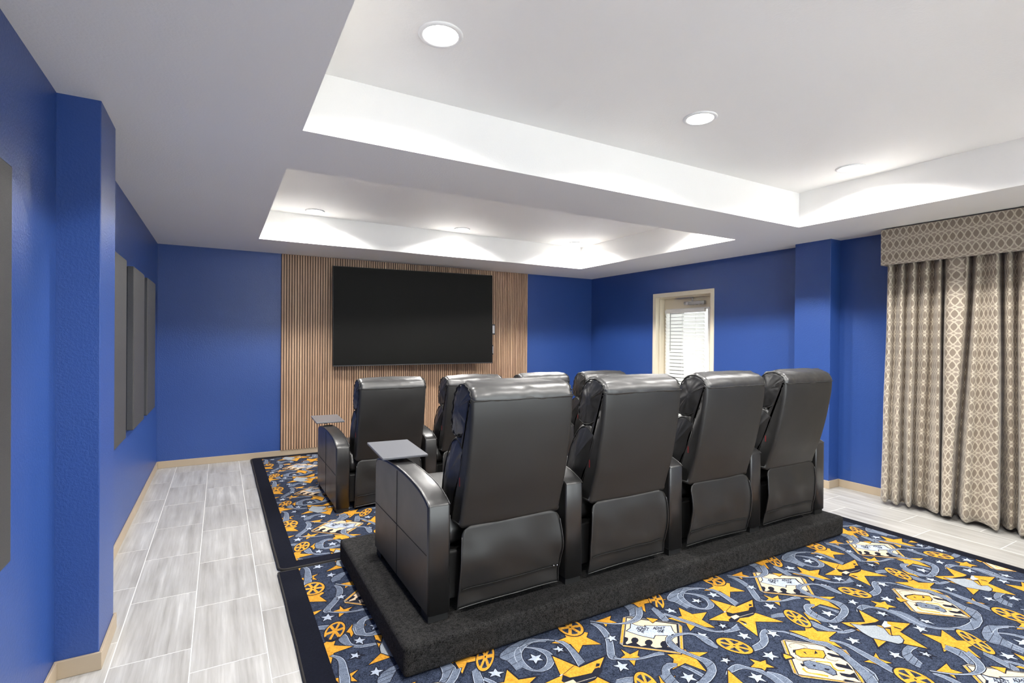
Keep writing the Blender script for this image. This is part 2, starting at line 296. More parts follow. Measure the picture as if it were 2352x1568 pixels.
M=[('p','amb',2,1,[(1458,2031),(1515,2009),(1556,1963),(1526,1936),(1551,1859),(1472,1896),(1419,1856),(1428,1929),(1355,1978),(1442,1983)]),('p','amb',2,1,[(2349,1900),(2408,1776),(2559,1781),(2437,1687),(2484,1559),(2363,1631),(2257,1545),(2286,1671),(2169,1756),(2302,1764)]),('p','amb',2,1,[(1765,1653),(1814,1628),(1868,1654),(1859,1621),(1937,1574),(1855,1571),(1822,1486),(1786,1570),(1705,1566),(1766,1616)]),('p','amb',2,1,[(2435,1499),(2505,1458),(2588,1516),(2552,1428),(2627,1379),(2541,1369),(2514,1292),(2488,1369),(2425,1374),(2457,1418)]),('p','amb',2,1,[(2955,1445),(2932,1330),(3045,1235),(2908,1223),(2862,1088),(2769,1217),(2658,1209),(2728,1266),(2736,1420),(2850,1362)]),('p','amb',2,1,[(2126,1914),(2137,1834),(2219,1811),(2137,1774),(2136,1693),(2061,1751),(2007,1733),(2041,1790),(1995,1868),(2074,1846)]),('p','amb',2,1,[(2982,1169),(3032,1109),(3106,1134),(3062,1058),(3180,986),(3038,1011),(2984,945),(2989,1041),(2898,1049),(2966,1084)]),('p','amb',2,1,[(1606,1782),(1617,1734),(1672,1739),(1639,1711),(1642,1696),(1615,1696),(1577,1665),(1584,1703),(1562,1735),(1595,1742)]),('p','amb',2,1,[(2065,1455),(2089,1418),(2127,1413),(2102,1391),(2110,1351),(2074,1371),(2048,1362),(2050,1382),(2017,1412),(2057,1420)]),('p','amb',2,1,[(2609,1197),(2576,1167),(2590,1124),(2552,1147),(2522,1141),(2518,1164),(2495,1190),(2545,1180)]),('p','amb',2,1,[(2665,1563),(2690,1522),(2726,1531),(2691,1500),(2706,1458),(2656,1486),(2637,1456),(2639,1495),(2626,1510)]),('p','amb',2,1,[(1755,2026),(1724,1999),(1739,1963),(1696,1982),(1668,1961),(1675,1994),(1641,2025),(1680,2024)]),('p','wht',1,1,[(1370,1952),(1370,1928),(1388,1919),(1371,1910),(1374,1885),(1356,1905),(1333,1899),(1345,1919),(1332,1939),(1355,1933)]),('p','wht',1,1,[(1224,1954),(1236,1929),(1265,1929),(1243,1913),(1250,1890),(1228,1901),(1208,1884),(1212,1910),(1189,1924),(1216,1928)]),('p','wht',1,1,[(1635,1897),(1637,1880),(1657,1877),(1638,1866),(1637,1844),(1624,1860),(1605,1855),(1614,1872),(1601,1888),(1622,1883)]),('p','wht',1,1,[(1535,1726),(1538,1698),(1561,1689),(1539,1680),(1538,1655),(1522,1674),(1499,1665),(1511,1688),(1497,1709),(1521,1704)]),('p','wht',1,1,[(2082,1943),(2082,1918),(2106,1903),(2081,1902),(2076,1881),(2063,1903),(2038,1905),(2054,1917),(2044,1937),(2066,1928)]),('p','wht',1,1,[(2029,1708),(2035,1687),(2056,1677),(2038,1671),(2039,1646),(2026,1669),(2010,1672),(2017,1685),(2003,1704),(2021,1694)]),('p','wht',1,1,[(1728,1531),(1733,1506),(1758,1500),(1737,1488),(1740,1463),(1720,1481),(1696,1472),(1708,1495),(1693,1515),(1716,1510)]),('p','wht',1,1,[(2194,1719),(2196,1694),(2219,1685),(2197,1677),(2198,1653),(2181,1671),(2156,1664),(2169,1685),(2155,1706),(2179,1699)]),('p','wht',1,1,[(2210,1613),(2212,1587),(2233,1579),(2212,1569),(2212,1543),(2197,1564),(2176,1559),(2187,1578),(2172,1597),(2196,1592)]),('p','wht',1,1,[(2350,1559),(2351,1532),(2370,1522),(2351,1513),(2351,1489),(2337,1508),(2316,1501),(2328,1520),(2317,1537),(2337,1536)]),('p','wht',1,1,[(2163,1453),(2174,1433),(2202,1436),(2182,1418),(2190,1393),(2167,1406),(2145,1393),(2150,1417),(2128,1434),(2155,1433)]),('p','wht',1,1,[(1964,1519),(1973,1506),(1998,1511),(1978,1494),(1984,1474),(1964,1483),(1944,1469),(1951,1491),(1933,1504),(1956,1504)]),('p','wht',1,1,[(1984,1389),(1988,1364),(2013,1355),(1989,1345),(1987,1317),(1972,1339),(1950,1334),(1962,1355),(1948,1377),(1971,1370)]),('p','wht',1,1,[(2673,1441),(2674,1417),(2693,1408),(2675,1399),(2673,1372),(2662,1396),(2644,1396),(2653,1411),(2642,1429),(2661,1423)]),('p','wht',1,1,[(2639,1326),(2637,1304),(2657,1289),(2635,1290),(2633,1272),(2618,1289),(2590,1286),(2611,1303),(2606,1326),(2624,1314)]),('p','wht',1,1,[(3140,1248),(3143,1220),(3161,1209),(3143,1201),(3140,1174),(3130,1199),(3115,1201),(3123,1213),(3113,1227),(3130,1225)]),('p','wht',1,1,[(3048,1218),(3042,1195),(3060,1182),(3038,1181),(3032,1161),(3020,1179),(2991,1177),(3013,1194),(3008,1218),(3028,1205)]),('p','wht',1,1,[(2682,1179),(2683,1155),(2704,1144),(2682,1137),(2676,1113),(2667,1136),(2646,1138),(2660,1148),(2653,1162),(2670,1159)]),('p','wht',1,1,[(2800,1112),(2810,1091),(2835,1092),(2816,1075),(2822,1051),(2804,1066),(2788,1055),(2789,1076),(2767,1091),(2792,1091)]),('s','rib',0,1,[(1383,1990),(1370,1999),(1352,2010),(1337,2019),(1319,2025),(1295,2029),(1270,2031),(1246,2028),(1223,2024),(1203,2023),(1181,2016),(1162,1996),(1151,1974),(1144,1953),(1141,1932),(1142,1911),(1145,1891),(1153,1873),(1162,1858),(1173,1848),(1185,1840),(1195,1832),(1208,1826),(1227,1825),(1249,1829),(1271,1842),(1291,1861),(1305,1885),(1310,1908),(1308,1928),(1302,1945),(1291,1961),(1278,1976),(1265,1988),(1252,1998),(1239,2007),(1229,2013)],[(1379,1985),(1367,1995),(1350,2006),(1334,2014),(1316,2020),(1293,2024),(1268,2024),(1244,2017),(1221,2005),(1202,1991),(1191,1978),(1189,1974),(1185,1967),(1180,1956),(1175,1942),(1172,1925),(1170,1907),(1171,1887),(1174,1869),(1179,1855),(1188,1846),(1201,1843),(1215,1846),(1232,1852),(1247,1862),(1257,1872),(1264,1881),(1268,1888),(1273,1897),(1277,1910),(1278,1926),(1274,1945),(1267,1964),(1258,1980),(1247,1992),(1236,2003),(1227,2010)]),('s','rib',3,1,[(1378,1984),(1380,1978),(1384,1970),(1389,1960),(1393,1947),(1394,1927),(1392,1903),(1387,1878),(1381,1854),(1376,1834),(1371,1815),(1365,1795),(1361,1780)],[(1382,1988),(1385,1983),(1390,1976),(1400,1971),(1410,1961),(1416,1940),(1418,1916),(1418,1890),(1415,1865),(1413,1844),(1410,1826),(1407,1806),(1404,1791)]),('s','rib',0,1,[(1619,2021),(1623,2004),(1625,1982),(1622,1957),(1616,1932),(1608,1907),(1597,1883),(1583,1861),(1566,1837),(1544,1810),(1525,1783),(1516,1762),(1519,1748),(1529,1740),(1539,1734)],[(1624,2026),(1636,2016),(1649,1998),(1654,1974),(1653,1946),(1646,1916),(1635,1886),(1619,1856),(1600,1827),(1579,1798),(1562,1775),(1558,1772),(1555,1769),(1552,1755),(1550,1743)]),('s','rib',3,1,[(1534,1747),(1537,1741),(1545,1733),(1558,1723),(1575,1713),(1593,1702),(1612,1691),(1635,1685),(1659,1679),(1686,1675),(1711,1671),(1733,1664),(1750,1657)],[(1542,1753),(1544,1747),(1550,1738),(1563,1729),(1581,1719),(1599,1709),(1619,1699),(1642,1694),(1667,1690),(1695,1689),(1723,1688),(1750,1683),(1769,1679)]),('s','rib',6,1,[(1919,2021),(1903,2001),(1885,1981),(1876,1972),(1868,1964),(1849,1955),(1825,1947),(1804,1943),(1783,1943),(1764,1946),(1745,1952),(1723,1962),(1702,1975),(1681,1991),(1662,2009),(1645,2027),(1632,2040)],[(1955,2015),(1939,1993),(1916,1964),(1890,1942),(1861,1926),(1834,1922),(1812,1922),(1792,1925),(1774,1930),(1757,1937),(1740,1946),(1719,1957),(1698,1971),(1678,1987),(1659,2005),(1641,2023),(1629,2036)]),('s','rib',3,1,[(1986,1973),(1979,1952),(1970,1925),(1962,1897),(1956,1873),(1955,1854),(1955,1842)],[(2023,1988),(2018,1968),(2012,1942),(2008,1916),(2003,1891),(1994,1869),(1987,1854)]),('s','rib',3,1,[(2003,1903),(2011,1887),(2021,1865),(2029,1842),(2037,1816),(2048,1789),(2059,1760),(2068,1730),(2077,1702),(2090,1682),(2105,1666),(2123,1655),(2138,1649)],[(2015,1912),(2025,1897),(2037,1876),(2046,1853),(2055,1828),(2067,1801),(2080,1772),(2089,1742),(2097,1714),(2105,1690),(2114,1673),(2132,1663),(2148,1658)]),('s','rib',0,1,[(2061,1744),(2069,1724),(2080,1700),(2092,1681),(2106,1665),(2122,1654),(2139,1645),(2157,1637),(2178,1629),(2206,1624),(2229,1620)],[(2077,1753),(2084,1733),(2094,1709),(2104,1688),(2115,1671),(2130,1660),(2149,1653),(2172,1650),(2198,1650),(2233,1656),(2262,1663)]),('s','rib',6,1,[(1847,1654),(1851,1676),(1856,1701),(1860,1715),(1863,1722),(1864,1723),(1871,1727),(1883,1731),(1900,1733),(1920,1731),(1941,1727),(1960,1723),(1977,1716),(1989,1705),(1995,1690),(1993,1669),(1988,1647),(1987,1628),(1986,1611),(1990,1595),(1994,1581),(1999,1574),(2003,1572)],[(1819,1642),(1816,1661),(1814,1685),(1821,1706),(1835,1728),(1857,1746),(1880,1755),(1900,1757),(1917,1754),(1935,1747),(1952,1739),(1969,1731),(1985,1723),(1998,1711),(2009,1698),(2018,1681),(2025,1664),(2028,1646),(2028,1628),(2022,1608),(2017,1591),(2015,1583),(2015,1579)]),('s','rib',6,1,[(1819,1644),(1825,1634),(1833,1620),(1840,1605),(1846,1590),(1852,1575),(1856,1559),(1857,1543),(1854,1528),(1848,1512),(1841,1500),(1835,1492),(1831,1487),(1824,1483),(1810,1477),(1791,1470),(1772,1465),(1755,1460),(1743,1456)],[(1845,1661),(1849,1648),(1853,1632),(1858,1616),(1863,1600),(1869,1584),(1876,1570),(1886,1558),(1894,1546),(1899,1530),(1898,1510),(1885,1488),(1863,1466),(1834,1450),(1807,1440),(1782,1433),(1760,1430),(1742,1429),(1731,1429)]),('s','rib',0,1,[(1752,1567),(1758,1552),(1765,1532),(1770,1510),(1773,1490),(1776,1474),(1777,1463)],[(1758,1570),(1768,1558),(1780,1541),(1787,1519),(1792,1498),(1795,1482),(1796,1471)]),('s','rib',3,1,[(1749,1583),(1745,1588),(1737,1595),(1728,1603),(1712,1607),(1687,1602),(1661,1586),(1642,1565),(1631,1545),(1626,1528),(1624,1513),(1623,1501),(1623,1492)],[(1739,1573),(1731,1574),(1719,1575),(1706,1574),(1695,1572),(1689,1568),(1686,1566),(1682,1561),(1676,1550),(1673,1539),(1670,1527),(1666,1513),(1663,1504)]),('s','rib',3,1,[(2670,1560),(2665,1546),(2659,1529),(2657,1512),(2658,1496),(2657,1479),(2661,1464),(2675,1452),(2690,1442),(2701,1430),(2720,1421),(2755,1420),(2799,1425),(2845,1440),(2874,1452)],[(2737,1578),(2730,1565),(2721,1548),(2714,1531),(2709,1513),(2707,1498),(2707,1482),(2704,1465),(2709,1451),(2732,1450),(2760,1454),(2792,1460),(2820,1466),(2842,1473),(2863,1481)]),('s','rib',0,1,[(2465,1611),(2481,1607),(2502,1601),(2522,1593),(2538,1586)],[(2492,1632),(2511,1629),(2535,1625),(2557,1616),(2573,1609)]),('s','rib',0,1,[(2588,1487),(2583,1473),(2580,1455),(2584,1439),(2590,1424),(2598,1410),(2606,1397),(2615,1384),(2626,1373),(2638,1362),(2654,1353),(2678,1347),(2701,1343),(2719,1342),(2731,1341)],[(2617,1498),(2621,1486),(2624,1471),(2624,1455),(2624,1437),(2625,1421),(2627,1406),(2634,1393),(2644,1381),(2660,1373),(2679,1367),(2701,1361),(2721,1356),(2733,1350),(2739,1346)]),('s','rib',0,1,[(2134,1476),(2156,1473),(2187,1471),(2220,1476),(2259,1490),(2290,1512),(2303,1526),(2310,1532),(2309,1534),(2314,1538),(2330,1540),(2344,1537),(2360,1530),(2379,1519),(2397,1505),(2406,1488),(2413,1467),(2426,1437),(2438,1412)],[(2162,1507),(2188,1509),(2217,1512),(2234,1517),(2240,1518),(2244,1523),(2261,1537),(2287,1554),(2320,1567),(2343,1565),(2352,1556),(2359,1546),(2368,1535),(2386,1524),(2406,1510),(2416,1493),(2425,1472),(2439,1442),(2451,1417)]),('s','rib',6,1,[(2408,1477),(2413,1461),(2419,1441),(2424,1421),(2429,1400),(2437,1381),(2445,1365),(2455,1351),(2461,1340),(2460,1326),(2455,1308),(2452,1287),(2446,1263),(2434,1237),(2419,1210),(2402,1183),(2385,1157),(2368,1134),(2353,1116),(2341,1102),(2333,1093)],[(2422,1483),(2429,1468),(2437,1449),(2441,1428),(2446,1407),(2458,1391),(2471,1376),(2485,1365),(2496,1353),(2497,1337),(2494,1319),(2494,1298),(2490,1273),(2479,1246),(2467,1219),(2456,1192),(2446,1166),(2436,1143),(2425,1122),(2410,1105),(2399,1094)]),('s','rib',0,1,[(3402,1157),(3380,1132),(3352,1107),(3338,1100),(3352,1106),(3357,1105),(3328,1098),(3278,1098),(3224,1104),(3181,1118),(3147,1135),(3124,1150),(3110,1167),(3104,1187),(3106,1210),(3116,1237),(3127,1265),(3133,1292),(3130,1319),(3108,1348),(3085,1370)],[(3503,1176),(3502,1153),(3494,1125),(3463,1098),(3390,1068),(3308,1055),(3251,1058),(3217,1072),(3189,1090),(3157,1109),(3127,1128),(3106,1144),(3089,1160),(3075,1179),(3067,1200),(3070,1226),(3077,1253),(3086,1280),(3090,1306),(3078,1337),(3064,1361)]),('s','rib',3,1,[(2524,1352),(2534,1338),(2544,1319),(2547,1300),(2546,1280),(2543,1258),(2538,1235),(2534,1214),(2531,1193),(2528,1172),(2525,1152),(2521,1131),(2518,1111),(2516,1092),(2516,1079)],[(2533,1356),(2546,1343),(2561,1326),(2569,1308),(2573,1288),(2574,1266),(2573,1245),(2572,1224),(2570,1203),(2569,1182),(2568,1162),(2564,1140),(2560,1120),(2558,1102),(2557,1088)]),('s','rib',0,1,[(2939,1425),(2951,1429),(2955,1430),(2956,1428),(2967,1426),(2983,1426),(3000,1426),(3018,1422),(3036,1413),(3050,1396),(3060,1375),(3065,1350),(3065,1323),(3058,1293),(3048,1262),(3041,1232),(3040,1206),(3050,1191),(3062,1183)],[(2923,1431),(2937,1440),(2967,1453),(2997,1458),(3017,1457),(3029,1453),(3037,1445),(3043,1433),(3050,1419),(3065,1402),(3081,1382),(3094,1359),(3101,1333),(3096,1303),(3088,1272),(3083,1243),(3079,1217),(3078,1200),(3079,1188)]),('s','rib',0,1,[(2853,1129),(2846,1139),(2831,1151),(2803,1155),(2769,1153),(2729,1144),(2691,1125),(2673,1107),(2665,1093),(2661,1080),(2661,1068),(2662,1057),(2664,1049)],[(2840,1124),(2816,1125),(2788,1126),(2767,1123),(2751,1119),(2750,1118),(2755,1121),(2751,1116),(2742,1104),(2732,1091),(2723,1079),(2714,1067),(2708,1058)]),('s','rib',0,1,[(3451,988),(3428,1000),(3401,1016),(3387,1029),(3368,1040),(3327,1043),(3249,1027),(3199,1002),(3180,980),(3185,961),(3197,945),(3200,927),(3201,906),(3201,883),(3200,865)],[(3426,980),(3402,993),(3367,1004),(3329,1006),(3295,1002),(3282,999),(3310,1005),(3314,1005),(3300,997),(3291,982),(3284,961),(3271,938),(3260,916),(3254,891),(3250,872)]),('s','rib',3,1,[(2924,1057),(2923,1032),(2917,1002),(2903,977),(2882,955),(2855,937),(2838,928),(2846,931),(2842,929)],[(2967,1067),(2975,1044),(2982,1014),(2977,988),(2968,964),(2956,941),(2930,917),(2875,899),(2842,895)]),('r','amb',4,1,[(2089,1548),(50,-58),(-32,-47)]),('r','amb',4,1,[(2579,1545),(21,-53),(-49,-58)]),('r','amb',4,1,[(3126,1013),(-9,-69),(-63,-51)]),('r','amb',4,1,[(3599,1021),(27,-67),(-55,-38)]),('p','gry',4,1,[(1800,1986),(1833,1978),(1933,1876),(2008,1806),(2002,1779),(1852,1637),(1819,1624),(1631,1794),(1631,1821)]),('p','amb',5,0,[(1797,1980),(1806,1975),(1647,1819),(1637,1822)]),('p','amb',5,0,[(1996,1792),(1998,1781),(1850,1639),(1841,1643)]),('p','amb',5,0,[(1636,1800),(1826,1631),(1820,1627),(1632,1795)]),('p','crm',5,1,[(1816,1973),(1866,1929),(1927,1870),(1995,1805),(1929,1739),(1829,1643),(1643,1804),(1715,1875)]),('p','wht',6,1,[(1843,1872),(1953,1809),(1930,1775),(1921,1748),(1897,1747),(1827,1788),(1833,1810)]),('p','wht',6,1,[(1797,1922),(1804,1898),(1832,1868),(1866,1811),(1824,1788),(1800,1774),(1762,1822),(1732,1882),(1765,1891)]),('p','drk',8,0,[(1782,1870),(1807,1882),(1808,1885),(1782,1873)]),('p','drk',8,0,[(1806,1884),(1788,1864),(1791,1863),(1809,1883)]),('p','drk',8,0,[(1789,1874),(1794,1869),(1798,1872),(1793,1877)]),('p','drk',8,0,[(1792,1861),(1814,1876),(1813,1879),(1791,1863)]),('p','drk',8,0,[(1811,1876),(1815,1872),(1819,1876),(1815,1879)]),('p','drk',8,0,[(1815,1874),(1811,1866),(1815,1867),(1819,1874)]),('p','drk',8,0,[(1813,1867),(1804,1861),(1805,1859),(1814,1865)]),('p','drk',8,0,[(1805,1862),(1796,1860),(1794,1856),(1804,1858)]),('p','drk',8,0,[(1797,1860),(1793,1864),(1790,1860),(1793,1856)]),('p','drk',8,0,[(1801,1852),(1823,1867),(1821,1870),(1800,1854)]),('p','drk',8,0,[(1820,1869),(1809,1853),(1813,1853),(1824,1868)]),('p','drk',8,0,[(1810,1851),(1830,1858),(1831,1862),(1811,1855)]),('p','drk',8,0,[(1830,1861),(1808,1845),(1809,1843),(1831,1859)]),('p','drk',8,0,[(1812,1840),(1834,1855),(1833,1858),(1811,1842)]),('p','drk',8,0,[(1834,1852),(1842,1844),(1846,1848),(1838,1855)]),('p','drk',8,0,[(1840,1851),(1818,1836),(1819,1833),(1841,1849)]),('p','drk',8,0,[(1778,1849),(1781,1857),(1777,1856),(1774,1848)]),('p','drk',8,0,[(1779,1855),(1787,1861),(1786,1864),(1778,1858)]),('p','drk',8,0,[(1786,1860),(1795,1862),(1797,1865),(1788,1864)]),('p','drk',8,0,[(1794,1863),(1791,1855),(1795,1856),(1798,1864)]),('p','drk',8,0,[(1792,1857),(1784,1851),(1785,1848),(1793,1854)]),('p','drk',8,0,[(1785,1852),(1777,1851),(1775,1847),(1783,1848)]),('p','drk',8,0,[(1781,1842),(1801,1856),(1800,1859),(1780,1844)]),('p','drk',8,0,[(1799,1858),(1784,1836),(1788,1836),(1802,1858)]),('p','drk',8,0,[(1787,1835),(1807,1850),(1806,1852),(1786,1837)]),('p','drk',8,0,[(1795,1830),(1790,1835),(1786,1832),(1791,1826)]),('p','drk',8,0,[(1789,1833),(1809,1847),(1808,1850),(1788,1835)]),('p','drk',8,0,[(1806,1847),(1811,1841),(1815,1844),(1810,1850)]),('p','drk',8,0,[(1796,1839),(1800,1835),(1804,1838),(1800,1843)]),('p','drk',8,0,[(1854,1828),(1878,1840),(1878,1844),(1854,1831)]),('p','drk',8,0,[(1877,1842),(1861,1824),(1864,1823),(1880,1842)]),('p','drk',8,0,[(1861,1832),(1866,1828),(1870,1832),(1865,1836)]),('p','drk',8,0,[(1866,1821),(1886,1837),(1884,1839),(1864,1824)]),('p','drk',8,0,[(1883,1836),(1888,1833),(1891,1837),(1887,1840)]),('p','drk',8,0,[(1887,1835),(1885,1828),(1889,1829),(1892,1836)]),('p','drk',8,0,[(1886,1830),(1878,1823),(1879,1821),(1887,1827)]),('p','drk',8,0,[(1879,1824),(1870,1822),(1869,1818),(1878,1820)]),('p','drk',8,0,[(1871,1822),(1867,1824),(1863,1821),(1867,1818)]),('p','drk',8,0,[(1876,1815),(1896,1830),(1895,1832),(1875,1817)]),('p','drk',8,0,[(1894,1831),(1884,1818),(1888,1818),(1897,1831)]),('p','drk',8,0,[(1886,1816),(1905,1823),(1906,1827),(1887,1819)]),('p','drk',8,0,[(1905,1826),(1884,1811),(1886,1809),(1906,1824)]),('p','drk',8,0,[(1890,1806),(1910,1822),(1909,1824),(1888,1809)]),('p','drk',8,0,[(1911,1819),(1919,1813),(1923,1817),(1915,1823)]),('p','drk',8,0,[(1916,1819),(1896,1804),(1897,1802),(1918,1817)]),('p','drk',8,0,[(1861,1799),(1863,1805),(1859,1804),(1857,1797)]),('p','drk',8,0,[(1861,1803),(1869,1809),(1867,1811),(1860,1806)]),('p','drk',8,0,[(1867,1808),(1876,1810),(1878,1814),(1869,1812)]),('p','drk',8,0,[(1875,1811),(1873,1805),(1877,1806),(1879,1812)]),('p','drk',8,0,[(1874,1807),(1867,1801),(1868,1799),(1875,1804)]),('p','drk',8,0,[(1868,1802),(1860,1800),(1858,1796),(1867,1798)]),('p','drk',8,0,[(1865,1793),(1883,1807),(1882,1809),(1864,1795)]),('p','drk',8,0,[(1881,1808),(1869,1790),(1873,1790),(1884,1808)]),('p','drk',8,0,[(1872,1789),(1890,1802),(1889,1805),(1871,1791)]),('p','drk',8,0,[(1881,1786),(1876,1790),(1872,1787),(1878,1783)]),('p','drk',8,0,[(1875,1787),(1893,1801),(1891,1803),(1873,1790)]),('p','drk',8,0,[(1890,1800),(1896,1796),(1900,1800),(1894,1804)]),('p','drk',8,0,[(1881,1793),(1886,1790),(1890,1794),(1885,1797)]),('p','drk',6,0,[(1688,1849),(1697,1835),(1683,1820),(1661,1811),(1656,1804),(1657,1793),(1645,1806)]),('p','drk',6,0,[(1727,1796),(1713,1787),(1698,1786),(1689,1794),(1691,1807),(1702,1819),(1718,1825),(1730,1821),(1734,1809)]),('p','drk',6,0,[(1657,1799),(1687,1797),(1699,1803),(1711,1794),(1702,1782),(1704,1761),(1700,1756),(1656,1793)]),('p','drk',6,0,[(1773,1750),(1758,1741),(1742,1741),(1733,1749),(1734,1762),(1746,1774),(1763,1779),(1776,1775),(1780,1763)]),('p','drk',6,0,[(1699,1755),(1730,1750),(1744,1756),(1755,1746),(1745,1733),(1754,1711),(1747,1709)]),('p','drk',6,0,[(1828,1705),(1811,1695),(1794,1694),(1785,1703),(1788,1717),(1801,1730),(1819,1736),(1834,1732),(1837,1719)]),('p','drk',6,0,[(1754,1713),(1780,1702),(1792,1708),(1808,1697),(1816,1657),(1829,1643),(1750,1712)]),('p','drk',6,0,[(1864,1694),(1875,1688),(1857,1670),(1856,1681)]),('p','amb',7,1,[(1901,1923),(1920,1907),(1943,1884),(1896,1874)]),('p','gry',4,1,[(2317,1466),(2344,1464),(2450,1366),(2465,1343),(2515,1276),(2492,1250),(2341,1114),(2315,1115),(2272,1151),(2144,1263),(2141,1287),(2140,1296)]),('p','amb',5,0,[(2329,1464),(2335,1461),(2151,1290),(2145,1295)]),('p','amb',5,0,[(2501,1279),(2506,1273),(2485,1250),(2342,1117),(2333,1121),(2472,1253)]),('p','amb',5,0,[(2144,1278),(2269,1165),(2278,1150),(2149,1264)]),('p','crm',5,1,[(2332,1453),(2434,1361),(2445,1341),(2493,1285),(2453,1244),(2330,1122),(2272,1166),(2152,1279),(2183,1312)]),('p','drk',6,0,[(2443,1338),(2457,1328),(2456,1303),(2440,1312)]),('p','drk',6,0,[(2404,1303),(2419,1303),(2437,1273),(2449,1258),(2422,1222),(2425,1256),(2403,1279)]),('p','drk',6,0,[(2357,1242),(2372,1242),(2395,1214),(2415,1222),(2382,1176),(2378,1190),(2351,1227)]),('p','drk',6,0,[(2315,1202),(2344,1172),(2374,1170),(2331,1125),(2336,1151),(2313,1168),(2304,1187)]),('p','drk',6,0,[(2277,1167),(2292,1165),(2319,1133),(2283,1153)]),('p','amb',6,1,[(2303,1388),(2356,1374),(2397,1336),(2412,1323),(2387,1300),(2357,1292),(2339,1307),(2308,1328),(2277,1345),(2279,1368)]),('p','drk',7,0,[(2322,1363),(2332,1358),(2319,1342)]),('p','drk',7,0,[(2383,1343),(2373,1324),(2352,1328)]),('p','drk',7,0,[(2297,1395),(2311,1388),(2286,1377),(2276,1382)]),('p','drk',7,0,[(2229,1321),(2239,1312),(2225,1297),(2217,1305)]),('p','rib',6,1,[(2254,1319),(2283,1314),(2308,1273),(2323,1246),(2311,1216),(2291,1201),(2274,1206),(2268,1243),(2230,1283),(2235,1303)]),('p','drk',7,0,[(2270,1287),(2277,1279),(2266,1274),(2260,1281)]),('p','drk',7,0,[(2291,1249),(2304,1234),(2290,1231),(2281,1244)]),('s','amb',6,0,[(2200,1295),(2195,1286),(2191,1274),(2195,1264),(2202,1255),(2210,1246),(2219,1236),(2232,1221),(2243,1208)],[(2215,1296),(2208,1288),(2201,1277),(2202,1267),(2208,1258),(2218,1250),(2230,1241),(2244,1226),(2255,1213)]),('s','amb',6,0,[(2300,1292),(2312,1285),(2326,1275),(2339,1265),(2346,1256),(2339,1247),(2327,1237),(2320,1224),(2320,1211),(2333,1201),(2346,1195)],[(2310,1297),(2320,1289),(2333,1279),(2347,1269),(2356,1259),(2348,1248),(2337,1238),(2331,1226),(2330,1215),(2342,1206),(2356,1200)]),('s','gry',6,0,[(2310,1408),(2312,1416),(2317,1424),(2322,1425),(2332,1425),(2345,1422),(2358,1415),(2367,1402),(2371,1389),(2370,1377),(2368,1369)],[(2302,1406),(2304,1415),(2311,1425),(2324,1430),(2338,1430),(2353,1426),(2366,1419),(2375,1406),(2380,1392),(2379,1380),(2377,1372)]),('s','gry',6,0,[(2257,1359),(2250,1353),(2244,1344),(2247,1336),(2255,1328),(2268,1321),(2284,1314),(2301,1308),(2315,1304)],[(2263,1359),(2257,1353),(2252,1347),(2255,1339),(2262,1332),(2275,1325),(2290,1318),(2308,1313),(2322,1309)]),('s','gry',6,0,[(2374,1291),(2368,1285),(2364,1276),(2370,1263),(2379,1252),(2391,1249),(2401,1249)],[(2382,1291),(2376,1286),(2372,1278),(2377,1267),(2387,1256),(2397,1254),(2405,1254)]),('p','amb',7,1,[(2231,1405),(2247,1374),(2242,1356),(2197,1367),(2208,1387)]),('p','drk',4,0,[(2313,1766),(2329,1737),(2360,1729),(2428,1716),(2458,1733),(2477,1731),(2489,1716),(2464,1696),(2412,1674),(2369,1674),(2321,1689),(2281,1676),(2247,1690),(2254,1706),(2291,1717),(2285,1736)]),('p','drk',4,0,[(2295,1678),(2312,1665),(2312,1644),(2298,1631),(2297,1643),(2297,1657)]),('p','drk',4,0,[(2486,1757),(2500,1749),(2486,1737),(2469,1741)]),('p','crm',5,0,[(2290,1722),(2333,1720),(2334,1698),(2286,1694)]),('p','wht',5,0,[(2296,1768),(2314,1772),(2315,1767),(2299,1763)]),('p','wht',5,0,[(2294,1647),(2304,1638),(2296,1635),(2289,1642)]),('s','drk',4,0,[(2394,1795),(2309,1767)],[(2393,1792),(2308,1764)]),('s','gry',5,0,[(2324,1696),(2340,1694),(2364,1692),(2397,1688),(2425,1685)],[(2328,1700),(2344,1698),(2368,1696),(2401,1692),(2429,1689)]),('p','drk',4,0,[(2806,1357),(2895,1331),(2936,1330),(2948,1318),(2932,1302),(2889,1296),(2874,1309),(2840,1328),(2804,1345)]),('p','drk',4,0,[(2883,1304),(2882,1282),(2908,1268),(2844,1235),(2838,1223),(2833,1232),(2860,1249),(2886,1263),(2871,1281)]),('p','drk',4,0,[(2931,1268),(2938,1250),(2941,1231),(2930,1238),(2923,1258)]),('p','drk',4,0,[(2737,1379),(2755,1343),(2740,1340),(2724,1366)]),('p','wht',5,0,[(2946,1314),(2953,1305),(2932,1294),(2927,1272),(2898,1279),(2878,1282),(2889,1300)]),('p','gwn',5,1,[(2769,1384),(2806,1342),(2861,1315),(2866,1279),(2830,1242),(2828,1229),(2864,1212),(2841,1186),(2810,1177),(2782,1181),(2762,1216),(2728,1266),(2730,1288),(2737,1317),(2752,1342)])]
